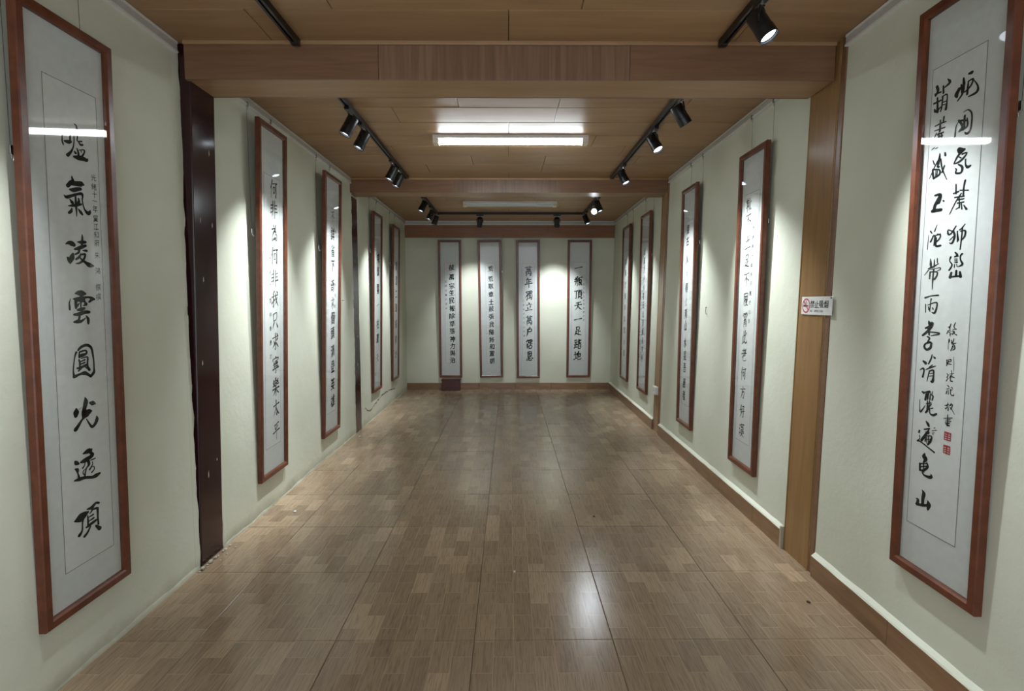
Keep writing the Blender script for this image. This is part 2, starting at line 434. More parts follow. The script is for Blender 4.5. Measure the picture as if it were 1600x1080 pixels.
column(2.925, 3.155, 'dark maroon glossy wooden column on the left under the near beam', ZC+.003, .062)
column(6.0, 6.225, 'dark maroon wooden column on the left under the far beam')
def pilaster(y0, y1, top, label):
    r = thing('pilaster', label, 'pilaster', MR @ T(-(y0+y1)/2, 0, 0))
    m = MB(MR); m.bev((-y1+.004, -.006, -.004), (-y0-.045, .028, top), .002); m.build('board', M_PIL, r)
    m = MB(MR); m.bev((-y0-.044, -.004, -.004), (-y0-.004, .028, top), .003); m.build('edge_strip', M_BEAM, r)
    m = MB(MR); m.box((-y1+.004, -.0085, .0), (-y1+.012, -.006, top)); m.box((-y0-.062, -.0085, 0), (-y0-.054, -.006, top)); m.build('bead', M_PIL, r)
    return r
pilaster(2.815, 3.135, ZC+.004, 'tall brown laminate pilaster on the right wall carrying the no smoking sign')
pilaster(5.93, 6.19, ZC+.004, 'brown laminate pilaster on the right wall with a white socket near the floor')
def beam(y0, y1, z0, xa, xb, label, splits):
    r = thing('beam', label, 'beam', T(0, (y0+y1)/2, z0))
    pts = [xa] + splits + [xb]
    for a, b in zip(pts, pts[1:]):
        m = MB(); m.bev((a+.0008, y0, z0), (b-.0008, y0+.012, ZC+.004), .0012)
        m.build('face_board', M_BEAM_V if (len(pts) == 4 and a == pts[1]) else M_BEAM, r)
    m = MB(); m.box((xa, y0+.012, z0+.012), (xb, y1-.012, ZC+.004)); m.build('core', M_BEAM, r)
    m = MB(); m.bev((xa, y1-.012, z0), (xb, y1, ZC+.004), .0012); m.build('face_board', M_BEAM, r)
    m = MB(); m.bev((xa, y0+.0125, z0+.001), (xb, y1-.0125, z0+.0115), .001); m.build('soffit_board', M_CEIL, r)
    m = MB(); m.bev((xa, y0-.012, ZC-.018), (xb, y0, ZC+.002), .004); m.build('ceiling_bead', M_CEIL, r)
    return r
b1 = beam(2.90, 3.155, 2.593, XL+.048, 1.674, 'near brown laminate ceiling beam spanning the maroon column and the signed pilaster', [-.665, .62])
b2 = beam(5.975, 6.225, 2.628, XL-.02, 1.703, 'far brown laminate ceiling beam between the middle and the last bay', [-.6, .55])
r = thing('fascia', 'dark brown laminate fascia across the top of the end wall', 'fascia', T(0, Y1, 2.5))
for a, b in ((XL+.002, -.55), (-.55, .62), (.62, 1.735)):
    m = MB(); m.bev((a+.001, Y1-.03, 2.508), (b-.001, Y1-.001, 2.711), .002); m.build('board', M_FASCIA, r)

# ================================================================== PICTURES
TRACED = {
'L1': (1.29, '''-60,3670,6 -26,3676,21 13,3676,31 23,3671,16|-61,3593,9 -54,3577,12 -49,3564,8|-34,3595,15 -3,3598,25 21,3608,19|-53,3668,8 -59,3594,9|17,3671,12 17,3610,12|65,3750,8 84,3740,11 88,3708,16 86,3691,16|91,3711,19 132,3719,19|32,3666,8 131,3694,11|56,3673,8 53,3614,8 42,3568,9 20,3531,14 -13,3498,22|92,3668,9 86,3629,9 132,3639,10|102,3621,10 118,3610,16 139,3616,13|51,3544,8 64,3534,19|79,3572,8 90,3550,13 94,3523,16|99,3564,6 132,3575,8 155,3577,10 148,3552,11 130,3529,13|121,3564,6 121,3555,8|49,3502,16 87,3504,32 128,3510,32 170,3508,26 181,3517,13
17,3355,3 20,3336,14 26,3317,20 5,3299,27 -26,3269,24|18,3298,31 71,3304,34 111,3311,35 127,3309,17|-6,3246,14 24,3247,27 68,3263,26 98,3271,21|-64,3195,5 -44,3182,20 0,3199,19 66,3225,17 107,3235,21 115,3219,14 111,3191,9 116,3157,9 132,3118,12 163,3096,28 182,3106,21 188,3124,4|-10,3172,8 10,3152,24|73,3194,10 77,3171,17 58,3150,17|45,3203,12 46,3145,17 48,3094,12 48,3053,5|-30,3120,5 8,3128,17 57,3142,21 98,3154,14|5,3111,5 -3,3086,20 -25,3069,17|69,3111,9 90,3091,21 105,3076,14
-71,2831,6 -41,2843,24 -11,2840,36 7,2833,27|-65,2738,2 -51,2725,21 -38,2702,24 -35,2691,12|-35,2691,12 -17,2733,33 -4,2764,15|93,2923,4 95,2894,14 87,2841,14|43,2858,6 82,2860,23 124,2866,18|13,2800,12 48,2809,24 92,2827,24 124,2839,18|59,2800,15 50,2778,15 18,2762,12|90,2798,3 114,2799,14 132,2799,18|73,2771,9 56,2745,17 24,2725,15|76,2765,12 108,2771,15 116,2768,15 109,2744,14 89,2718,15 53,2697,14 20,2692,7|60,2743,8 86,2721,15 120,2705,21 156,2689,34 197,2685,12
4,2463,13 35,2466,35 68,2464,42 97,2462,20|55,2460,26 58,2438,19|-25,2421,5 0,2420,19 57,2425,26 121,2435,13 160,2429,20 190,2419,17|186,2422,17 159,2412,20 136,2396,13|-46,2424,3 -60,2393,9 -60,2364,13 -59,2339,13|5,2415,22 1,2377,19 2,2351,16|-1,2412,16 65,2409,29|34,2386,8 13,2364,16|52,2402,13 49,2357,10|86,2418,13 93,2392,16 105,2379,20 73,2368,6|15,2335,13 48,2339,26 82,2347,19|-19,2300,16 30,2303,26 85,2316,26 132,2317,20|33,2286,16 23,2258,16 2,2246,22 -23,2243,13|2,2241,19 47,2247,19 95,2272,5|98,2288,7 118,2264,20 118,2228,16
-16,2009,16 -32,1978,10 -45,1922,9 -53,1865,10 -47,1826,19|-57,1821,10 -45,1822,22 17,1836,16 55,1838,29 76,1832,23 122,1802,17|3,2023,13 29,2043,19 72,2056,20 110,2052,20 139,2028,17 150,1983,15 157,1926,12 158,1865,12 154,1832,20 127,1809,20|14,2006,10 8,1971,11|19,2009,13 78,2015,13 83,1990,16 29,1978,26 12,1967,13|28,1956,6 92,1962,12 92,1919,13 92,1886,15 108,1858,20|7,1948,11 14,1928,13 14,1882,13|23,1932,8 65,1942,13|21,1911,8 64,1921,13|-13,1884,13 20,1885,19 76,1901,16|24,1878,13 -2,1862,11|66,1886,7 91,1873,16
51,1645,7 57,1608,33 41,1561,28 33,1529,33 27,1484,20|30,1537,20 63,1523,40 93,1524,37 111,1524,13|101,1593,17 127,1585,33 153,1576,13|-41,1571,13 -43,1545,39 -48,1517,26|-15,1562,3 19,1572,2|27,1484,16 5,1469,16 -30,1434,23 -56,1411,29|56,1471,7 83,1428,13 112,1395,20 149,1417,24 166,1448,24 163,1472,7|22,1485,16 70,1498,20
11,1204,13 49,1210,33 84,1211,33 98,1217,10|83,1191,20 104,1168,24 68,1154,30 20,1145,33 -18,1143,16|23,1124,7 14,1106,8 -4,1092,13|80,1130,8 128,1132,10|54,1135,20 61,1102,20 38,1082,10 23,1053,10 13,1016,12|38,1082,5 3,1066,7 -2,1048,7 13,1029,7|96,1115,5 99,1091,8 65,1057,13|89,1070,4 111,1070,7 114,1045,8 87,1029,12|-75,1163,16 -63,1149,29 -43,1137,16|-78,1105,10 -58,1092,23 -54,1064,10 -45,1032,16|-91,1017,10 -42,1014,26 21,1007,20 85,989,20 129,988,31 170,994,17
28,721,18 -5,715,46 -51,705,60 -100,700,17|-20,692,21 -31,654,11 -37,598,14 -65,571,25|24,747,11 71,744,25 115,764,18 148,752,15|80,730,18 60,708,11 41,704,5|84,724,14 127,717,18 131,695,18 130,639,13 134,581,15|105,578,13 146,538,29|24,693,9 26,655,13 23,602,13|30,676,7 82,681,14|28,644,7 85,650,15|3,605,12 49,613,22 107,622,20|48,595,13 14,558,18 -15,541,21'''),
'R1': (1.3, '''46,3770,13 71,3768,21|1,3759,8 10,3707,15 -25,3696,17 -54,3657,21|-36,3700,13 -54,3665,26 -48,3646,17|2,3751,13 4,3660,15 -40,3614,10|-16,3717,10 -2,3662,17|45,3718,10 85,3718,12 68,3677,12 20,3655,10|45,3718,8 44,3670,13 42,3630,13|94,3707,5 129,3654,10 123,3616,18 54,3610,8
20,3515,5 61,3518,8 95,3474,10 92,3378,12 64,3354,17 42,3369,7|-17,3462,5 -41,3428,9 -45,3345,10|33,3487,13 32,3430,15 30,3397,21|-18,3470,13 18,3418,15 -6,3392,17|55,3463,8 60,3405,13 -1,3390,10|4,3463,12 57,3446,10
1,3261,28 19,3247,37 47,3248,18|20,3237,19 -13,3209,14 -39,3170,7|33,3220,12 72,3219,9 46,3190,14 8,3172,14 -33,3168,7|-1,3211,7 23,3196,9|3,3155,9 34,3134,14 41,3109,15 26,3090,14 -16,3099,12 -12,3122,9 -24,3134,6|64,3176,9 67,3139,9 86,3117,18 108,3120,14
-7,3016,8 -2,2950,11|-26,2955,9 21,2960,11|73,3027,13 65,2983,11 64,2928,11|32,2967,7 107,2952,7|45,2941,9 3,2894,9 -50,2809,5|-11,2924,9 70,2918,11|14,2901,9 72,2900,9|16,2878,9 73,2877,9|30,2916,7 36,2842,9|7,2837,8 36,2846,7|51,2867,9 60,2828,7|75,2853,7 100,2822,13
17,2715,8 -26,2664,11 -51,2667,12 -53,2696,8 -16,2682,8|-4,2680,13 11,2641,13 -9,2596,13 -33,2599,6|11,2650,9 -35,2618,6|32,2676,8 38,2601,8|33,2666,6 49,2609,7|97,2718,6 66,2690,9 49,2683,7|61,2672,7 101,2671,11 99,2631,11 72,2606,7|76,2698,9 72,2606,9 66,2542,6
25,2525,9 45,2504,14 22,2492,7|22,2497,6 54,2496,7|23,2478,6 47,2476,7|24,2466,6 48,2464,7|25,2454,6 49,2452,9|-14,2495,12 -21,2467,7 3,2437,10 -21,2400,11|26,2440,5 25,2417,6|44,2439,5 51,2420,6|87,2510,12 74,2497,9 76,2469,9 96,2435,14 63,2421,7|1,2380,14 -8,2347,19|-2,2350,10 86,2353,12|45,2392,13 45,2354,16|78,2381,13 86,2348,19
-147,3810,5 -123,3775,19 -182,3755,7|-248,3793,18 -234,3757,18 -255,3730,16|-262,3741,11 -204,3737,11|-184,3773,11 -179,3720,13|-268,3674,13 -199,3675,12|-236,3706,11 -227,3598,16|-259,3627,11 -245,3609,18 -200,3624,11|-189,3697,11 -144,3698,9 -140,3646,10 -147,3593,18|-183,3695,11 -188,3620,11 -198,3593,9|-185,3653,7 -146,3652,7|-184,3636,7 -144,3626,7
-160,3542,12 -163,3508,11|-242,3499,9 -196,3502,11 -139,3501,9|-192,3526,11 -192,3448,16|-246,3465,7 -147,3461,12|-226,3441,9 -247,3403,7|-213,3429,13 -156,3429,11|-206,3409,9 -166,3406,12|-204,3387,9 -164,3379,12|-202,3434,11 -191,3366,9|-173,3425,9 -168,3359,9|-229,3328,4 -206,3330,7
-264,3329,5 -236,3339,7|-129,3272,10 -124,3252,14|-179,3281,6 -180,3248,15 -189,3202,17|-180,3243,15 -221,3195,10 -249,3148,7 -270,3114,5|-166,3235,10 -148,3163,10 -97,3071,5|-127,3177,11 -146,3134,12|-244,3245,6 -228,3212,9|-194,3189,15 -181,3181,15|-242,3176,12 -235,3135,14 -226,3104,12|-232,3173,10 -176,3160,10 -170,3125,15 -226,3107,14|-208,3163,7 -208,3119,7|-192,3159,7 -196,3126,7
-201,2974,14 -149,2969,20 -152,2922,16|-155,2961,18 -195,2900,22 -204,2858,20|-202,2906,14 -157,2913,18|-217,2860,25 -134,2856,21|-120,2923,8 -112,2916,11
-163,2749,4 -185,2703,8|-225,2708,10 -211,2692,8|-243,2681,3 -247,2572,5|-202,2666,8 -126,2676,8|-190,2674,8 -219,2628,12|-176,2663,12 -183,2595,8|-158,2680,6 -125,2667,10 -135,2639,10 -172,2614,10|-162,2652,8 -164,2593,14 -119,2589,14
-209,2496,6 -203,2456,17 -197,2430,12|-169,2488,6 -168,2434,12|-141,2495,6 -138,2461,7|-230,2423,5 -178,2434,12 -125,2455,5|-223,2412,8 -263,2374,4|-230,2423,4 -196,2416,5 -113,2423,7 -106,2410,7 -137,2402,4|-205,2396,13 -207,2346,11|-195,2396,10 -136,2392,10 -137,2363,12 -158,2339,14|-170,2414,12 -174,2340,12 -174,2261,4
-239,2199,14 -180,2213,7 -109,2217,11|-178,2191,10 -182,2148,7 -184,2093,6|-232,2148,8 -227,2087,6|-208,2143,6 -124,2163,10 -118,2124,12 -137,2082,15 -164,2089,4|-200,2128,8 -192,2108,13|-160,2124,6 -152,2111,10
-188,2018,10 -176,1998,25 -156,1999,30|-156,1989,25 -187,1972,20 -220,1963,10|-161,1979,25 -192,1942,19 -243,1906,14|-184,1973,20 -176,1913,11|-171,1936,9 -87,1933,12 -83,1923,10 -156,1909,5|-195,1899,9 -171,1888,13 -185,1862,10|-185,1859,13 -151,1854,14 -150,1837,16 -158,1813,18 -194,1798,16 -219,1818,15 -204,1845,13 -152,1856,11
-134,1764,6 -142,1733,10 -165,1690,9|-120,1750,6 -107,1742,15|-220,1705,13 -195,1692,21|-249,1632,5 -216,1649,13 -207,1624,10 -217,1582,14|-188,1642,6 -143,1663,12 -92,1681,6|-125,1685,7 -156,1666,5|-151,1636,10 -161,1595,8 -171,1552,4|-147,1637,10 -112,1646,12 -108,1602,11 -115,1558,20 -138,1562,4|-146,1617,5 -117,1623,6|-147,1596,5 -115,1603,6
-211,1464,11 -197,1459,18|-234,1398,4 -228,1331,6 -216,1305,13 -172,1363,4|-194,1462,6 -138,1476,18|-170,1456,10 -176,1408,15|-160,1457,8 -156,1412,8|-147,1464,10 -150,1418,8|-127,1463,7 -130,1417,10|-106,1486,4 -113,1455,7 -99,1447,10 -107,1416,9|-160,1380,9 -115,1394,7|-152,1402,8 -149,1321,13|-132,1406,8 -138,1349,10 -161,1311,14|-114,1384,10 -129,1361,6|-95,1357,7 -114,1349,6|-128,1351,10 -121,1312,10 -88,1303,16 -57,1320,13
-154,1242,8 -135,1226,20 -124,1211,16|-168,1175,9 -116,1192,13|-122,1178,10 -152,1135,18 -189,1084,18|-153,1157,6 -117,1164,10 -126,1146,6|-151,1125,10 -151,1083,9|-151,1125,8 -92,1139,10 -96,1103,15 -123,1065,11|-137,1118,8 -133,1072,6|-118,1128,8 -117,1082,6|-149,1099,6 -97,1115,6|-215,1156,11 -221,1139,13|-215,1114,8 -207,1095,6 -233,1067,10|-233,1067,9 -201,1070,10 -111,1042,10 -53,1023,12
-147,991,6 -152,964,30 -137,948,30 -148,923,14|-194,894,10 -117,917,8|-191,895,15 -187,844,15|-155,921,10 -145,841,9|-121,921,10 -109,894,15 -143,858,15 -183,845,9|-179,873,8 -119,896,10|-163,846,11 -147,820,13 -93,817,21 -67,830,20 -75,848,5
-151,694,8 -132,674,25 -139,630,23 -138,578,20|-210,606,6 -189,606,18 -193,568,21|-200,565,21 -135,579,18 -76,601,15|-88,633,6 -76,606,30 -83,565,15'''),
'R1i': (1.25, '''28,2006,7 13,1972,5|3,1981,6 27,1987,5|-1,1952,5 23,1963,5|-5,1933,7 6,1948,5 18,1939,5|21,1982,4 29,1915,4|69,2017,6 56,1988,7 69,1975,5|46,1967,4 81,1971,6|41,1952,5 59,1955,5 49,1931,9|65,1951,5 66,1937,5 85,1928,9|20,1924,4 37,1935,5|22,1896,5 18,1867,7 26,1886,6|16,1895,3 16,1818,4|64,1899,6 54,1869,9|41,1887,6 43,1864,7|49,1859,7 84,1869,6|66,1865,7 41,1811,6|73,1852,6 78,1828,8 58,1817,5|50,1840,4 74,1847,4|51,1828,4 69,1835,4
10,1739,7 12,1710,7|10,1734,4 49,1746,7 47,1729,5|14,1723,5 41,1728,5|29,1732,6 10,1696,7|24,1712,7 55,1710,6|71,1770,3 78,1708,3 78,1661,2|18,1638,5 31,1630,7 20,1609,5|17,1609,4 33,1606,5 16,1582,6|58,1668,4 63,1639,5|43,1637,4 83,1649,4|50,1623,7 67,1635,6|45,1608,5 59,1620,7 89,1619,7|57,1610,5 55,1590,8 73,1588,10|31,1553,6 44,1545,8|21,1522,4 51,1534,5|28,1508,7 24,1488,7|40,1520,5 45,1487,6|68,1544,6 81,1536,5|58,1518,4 81,1527,4|63,1529,5 66,1491,7 94,1486,7 90,1499,3|47,1424,5 37,1398,8|19,1399,6 55,1411,6|27,1376,7 50,1395,5 52,1367,8|78,1425,6 61,1403,5|61,1403,5 90,1418,6 75,1381,7|68,1394,7 87,1379,6 113,1350,4
51,1334,7 53,1303,7|16,1302,4 94,1321,6|36,1291,5 77,1305,6|31,1276,5 84,1292,7|53,1303,7 57,1259,7|38,1265,9 74,1275,7|51,1253,8 72,1258,10|44,1269,6 51,1251,5|-71,1208,7 -59,1211,6|-89,1183,5 -45,1197,6|-78,1173,5 -77,1156,7|-69,1175,5 -68,1170,4'''),
}

GLYPHS = {
'何': 'p30,5 22,28 5,52/s20,35 19,95/h38,22 95,15/s48,42 50,72/u48,42 70,38 68,65 52,68/k84,20 84,90 72,80',
'非': 'p38,8 38,60 20,95/h10,30 38,26/h10,48 38,44/h5,70 38,62/s62,5 62,98/h62,28 92,24/h62,46 90,43/h62,65 96,62',
'為': 'd40,5 48,14/p70,8 60,30 15,60/u20,30 70,24 60,42 78,40 72,58 88,56 84,90 70,85/h38,45 60,42/p50,40 35,60 10,80/d25,75 22,88/d40,74 42,84/d55,72 58,80/d68,68 72,76',
'我': 'p45,5 25,20/h5,38 90,30/k30,18 30,90 20,82/h8,70 45,55/n55,5 62,50 92,90/p82,45 65,70 45,85/d75,10 85,20',
'只': 's25,12 28,45/u25,12 72,8 68,42 30,45/p35,58 15,90/d65,58 85,88',
'求': 'h10,28 90,22/k50,3 50,92 38,84/d22,42 32,54/p45,58 12,82/p80,35 60,50/n52,48 92,85/d70,5 80,14',
'寧': 'd48,2 52,12/u12,28 15,18 88,16 80,28/d30,32 28,42/d45,28 48,38/d60,30 66,36/h22,50 78,46/s30,48 30,64/s50,48 50,62/s70,46 70,62/h25,64 76,60/h8,74 94,70/k52,72 52,98 40,92',
'樂': 'p48,2 42,12/s38,14 38,42/u38,14 60,12 60,40 38,42/h38,28 60,26/p20,10 10,24 24,24 12,40/h8,42 28,38/p80,8 70,22 86,22 72,38/h70,38 90,34/h5,58 95,54/s50,45 50,98/p48,58 32,76 10,90/n52,58 70,76 92,88',
'太': 'h12,32 88,26/p50,5 45,45 8,90/n48,40 66,70 94,90/d48,72 56,84',
'平': 'h20,12 80,8/d30,22 36,36/p70,20 62,34/h5,52 95,46/s50,12 50,98',
'靴': 'h5,22 45,18/s15,8 17,36/s34,5 33,34/u10,36 40,34 38,50 12,52/s25,36 25,98/h3,68 46,62/p62,8 50,40/s56,35 56,92/p92,28 75,48/n78,8 78,85 96,80',
'不': 'h8,15 92,10/p55,15 40,40 8,62/s50,35 50,98/d62,45 88,62',
'土': 'h20,38 80,34/s50,5 50,88/h5,90 95,86',
'足': 's30,8 32,35/u30,8 72,5 68,34 32,36/s52,36 52,80/h52,55 78,52/s28,50 28,78/p28,70 8,95/n25,72 50,85 96,92',
'履': 'u18,10 80,8 78,25 18,26/p18,10 16,60 3,95/p38,32 26,46/p40,46 26,62/s33,55 33,95/h50,36 85,34/u50,48 80,46 80,60 50,62/h50,54 80,53/p58,64 45,80/u56,68 78,66 60,88 42,96/n60,72 74,86 95,95',
'霄': 'h20,6 80,4/u10,22 12,14 90,12 86,22/s50,5 50,32/d28,22 36,26/d28,30 36,34/d62,20 70,24/d62,28 70,32/s50,38 50,50/d32,42 38,48/d70,40 62,48/s30,54 28,98/k30,54 74,52 74,96 64,92/h32,66 72,64/h32,78 72,76',
'此': 's35,8 35,85/h35,40 52,36/s15,40 15,88/h3,92 50,80/p90,20 65,42/k62,5 62,85 95,85 96,70',
'老': 'h22,20 72,16/s46,3 46,38/h5,42 95,36/p88,8 50,50 8,75/p78,52 42,66/k38,55 38,90 88,90 90,76',
'方': 'd48,2 54,14/h5,28 95,22/p48,28 38,65 10,92/k45,50 78,46 70,90 56,84',
'好': 'p32,5 22,45 40,75/p45,30 35,65 8,92/h3,42 50,36/u58,15 88,10 72,36/k74,36 76,92 62,86/h52,52 98,46',
'漢': 'd12,10 22,20/d6,35 16,44/p22,62 8,92/h32,14 95,10/s48,3 50,24/s78,3 76,22/u42,30 85,28 82,46 44,48/s63,24 63,72/h38,60 90,56/h30,74 98,70/p62,72 50,86 28,97/n64,74 78,88 96,96',
'萬': 'h10,14 90,10/s32,3 34,24/s68,3 64,22/u28,28 74,26 70,48 30,50/h30,38 70,37/s50,26 50,75/s20,56 20,98/k20,58 84,54 80,96 68,90/h35,78 60,72/d62,66 70,78',
'年': 'p35,3 15,28/h25,20 82,15/h25,42 78,38/s28,40 28,60/h3,64 97,58/s55,18 55,99',
'獨': 'p30,5 12,22/k14,10 36,40 28,95 16,88/p30,45 5,70/u45,8 92,6 90,24 46,26/s60,8 60,24/s75,8 75,24/p52,30 40,50/k50,36 94,34 88,92 76,88/u58,50 76,48 74,62 58,64/s66,44 66,82/h50,82 80,76',
'立': 'd48,2 52,14/h15,28 85,22/d30,42 38,68/p72,38 60,70/h5,88 95,82',
'户': 'p60,3 42,16/u28,24 80,20 78,45 30,46/p28,24 26,65 8,97',
'霑': 'h20,6 80,4/u10,22 12,14 90,12 86,22/s50,5 50,34/d28,22 36,26/d28,30 36,34/d62,20 70,24/d62,28 70,32/d14,44 22,50/d10,60 18,66/p24,76 10,96/s62,40 62,64/h62,52 88,48/s42,68 44,95/u42,68 82,64 78,92 44,95',
'恩': 's28,4 28,52/u28,4 76,2 74,50 28,52/h34,24 70,22/p50,12 46,34 34,46/d54,34 64,46/d14,66 10,88/k32,62 38,90 72,92 76,80/d48,60 54,72/d80,60 92,76',
'一': 'h5,52 95,46',
'瓶': 'd14,5 20,16/p38,2 30,16/h5,26 50,22/h2,48 52,44/p18,26 16,65 3,92/s36,24 36,96/h55,14 98,10/k62,14 58,88 76,78/k62,38 86,34 86,88 98,84/d68,52 74,64',
'頂': 'h3,18 42,12/k24,16 24,92 10,84/h48,10 98,6/p70,10 62,24/s55,26 55,72/u55,26 90,24 90,72 56,72/h56,40 88,39/h56,56 88,54/p64,76 44,97/d80,76 94,92',
'天': 'h20,18 80,13/h8,45 92,38/p50,16 44,60 6,95/n50,48 66,76 96,94',
'踏': 's12,8 14,32/u12,8 38,6 36,30 14,32/s25,32 25,82/s10,50 10,85/h25,56 40,53/h3,92 44,80/k66,3 66,42 58,38/p62,18 48,40/p90,8 72,20/n68,20 80,34 98,42/s56,52 56,95/u56,52 90,50 88,94 56,95/h58,72 88,70',
'地': 'h3,38 38,32/s20,10 20,80/h2,88 42,74/h42,42 86,30/u86,30 84,62 74,58/s62,8 62,68/k50,20 48,88 92,88 94,72',
}
PROF = {'h': (1.0,.62,1.15), 's': (1.15,.8,.75), 'p': (1.25,.9,.2), 'n': (.3,1.0,1.5,.5), 'd': (.35,1.45), 'k': (1.1,.8,.9,.4), 'u': (1.0,.8,.8,.85)}
def interp(a, t):
    x = t*(len(a)-1); i = min(int(x), len(a)-2); return a[i] + (a[i+1]-a[i])*(x-i)
def smooth_line(P):
    # Catmull-Rom over (x, z, w)
    if len(P) < 2: return P
    out = []
    for i in range(len(P)-1):
        p0, p1, p2, p3 = P[max(i-1,0)], P[i], P[i+1], P[min(i+2, len(P)-1)]
        for k in range(4):
            t = k/4; out.append(tuple(.5*((2*b) + (-a+c)*t + (2*a-5*b+4*c-d)*t*t + (-a+3*b-3*c+d)*t**3) for a, b, c, d in zip(p0, p1, p2, p3)))
    out.append(P[-1]); return out
def ink_stroke(m, P, k=1.0, y=0.0, smooth=True):
    # P: list of (x, z, width); k = extra stretch of widths along x
    Q = [(x/k, z, w) for x, z, w in (smooth_line(P) if smooth else P)]
    L = []; Rr = []
    n = len(Q)
    for i, (x, z, w) in enumerate(Q):
        a, b = Q[max(i-1, 0)], Q[min(i+1, n-1)]
        dx, dz = b[0]-a[0], b[1]-a[1]; l = math.hypot(dx, dz) or 1e-6; nx, nz = -dz/l, dx/l
        h = max(abs(w), .0004)/2
        L.append((x+nx*h, z+nz*h)); Rr.append((x-nx*h, z-nz*h))
    vs = [(p[0]*k, y, p[1]) for p in L] + [(p[0]*k, y, p[1]) for p in Rr]
    m.add(vs, [(i, i+1, n+i+1, n+i) for i in range(n-1)])
    for e in (0, n-1):   # rounded ends
        x, z, w = Q[e]; h = abs(w)/2
        if h > .0008:
            vs = [(x*k, y, z)] + [((x+math.cos(t)*h)*k, y, z+math.sin(t)*h) for t in [2*math.pi*j/8 for j in range(8)]]
            m.add(vs, [(0, j+1, (j+1) % 8 + 1) for j in range(8)])
def brush_char(m, ch, u, v, w, h, y, weight=.075, rnd=random):
    sk = rnd.uniform(.04, .14)
    for st in GLYPHS[ch].split('/'):
        pr = PROF[st[0]]; pts = [tuple(map(float, p.split(','))) for p in st[1:].split()]
        n = len(pts); P = []
        ww = weight*h*rnd.uniform(.8, 1.3)
        for i, (a, b) in enumerate(pts):
            t = i/(n-1)
            a += rnd.uniform(-2.2, 2.2); b += rnd.uniform(-2.2, 2.2)
            x = (a/100-.5)*w; z = (.5-b/100)*h
            P.append((u + x + z*sk*0, v + z + x*sk, ww*interp(pr, t)))
        if n == 2:
            a, b = P; mid = ((a[0]+b[0])/2 , (a[1]+b[1])/2 + .01*h, ww*interp(pr, .5)); P = [a, mid, b]
        ink_stroke(m, P, 1.0, y)
# printed / small handwriting: glyph outlines of Blender's built-in typeface, turned to mesh and roughened
_font_cache = {}
def font_char(ch):
    if ch not in _font_cache:
        c = bpy.data.curves.new('glyph', 'FONT'); c.body = ch; c.size = 1.0; c.resolution_u = 2; c.align_x = 'CENTER'; c.align_y = 'CENTER'
        o = bpy.data.objects.new('glyph', c); COL.objects.link(o)
        bpy.context.view_layer.update()
        me = o.to_mesh()
        vs = [tuple(v.co) for v in me.vertices]; fs = [tuple(p.vertices) for p in me.polygons]
        o.to_mesh_clear(); bpy.data.objects.remove(o); bpy.data.curves.remove(c)
        if vs:
            x0, x1 = min(v[0] for v in vs), max(v[0] for v in vs); y0, y1 = min(v[1] for v in vs), max(v[1] for v in vs)
            s = 1/max(x1-x0, y1-y0, 1e-6)
            vs = [((v[0]-(x0+x1)/2)*s, (v[1]-(y0+y1)/2)*s) for v in vs]
        _font_cache[ch] = (vs, fs)
    return _font_cache[ch]
def type_char(m, ch, u, v, w, h, y, hand=True, rnd=random):
    vs, fs = font_char(ch)
    if not vs: return
    a, b, sk = rnd.uniform(0, 6), rnd.uniform(0, 6), rnd.uniform(.05, .16) if hand else 0
    o = []
    for x, z in vs:
        if hand: x += .035*math.sin(6*z+a) + .02*math.sin(13*z+b); z += .035*math.sin(6*x+b) + .02*math.sin(11*x+a)
        o.append((u + x*w, y, v + (z + x*sk)*h))
    m.add(o, fs)
def type_line(m, text, u0, v, h, y, gap=.62):
    # roman lettering, left aligned
    for ch in text:
        if ch != ' ': 
            vs, fs = font_char(ch)
            if vs:
                wide = max(p[0] for p in vs) - min(p[0] for p in vs)
                m.add([(u0 + p[0]*h, y, v + p[1]*h) for p in vs], fs)
        u0 += gap*h

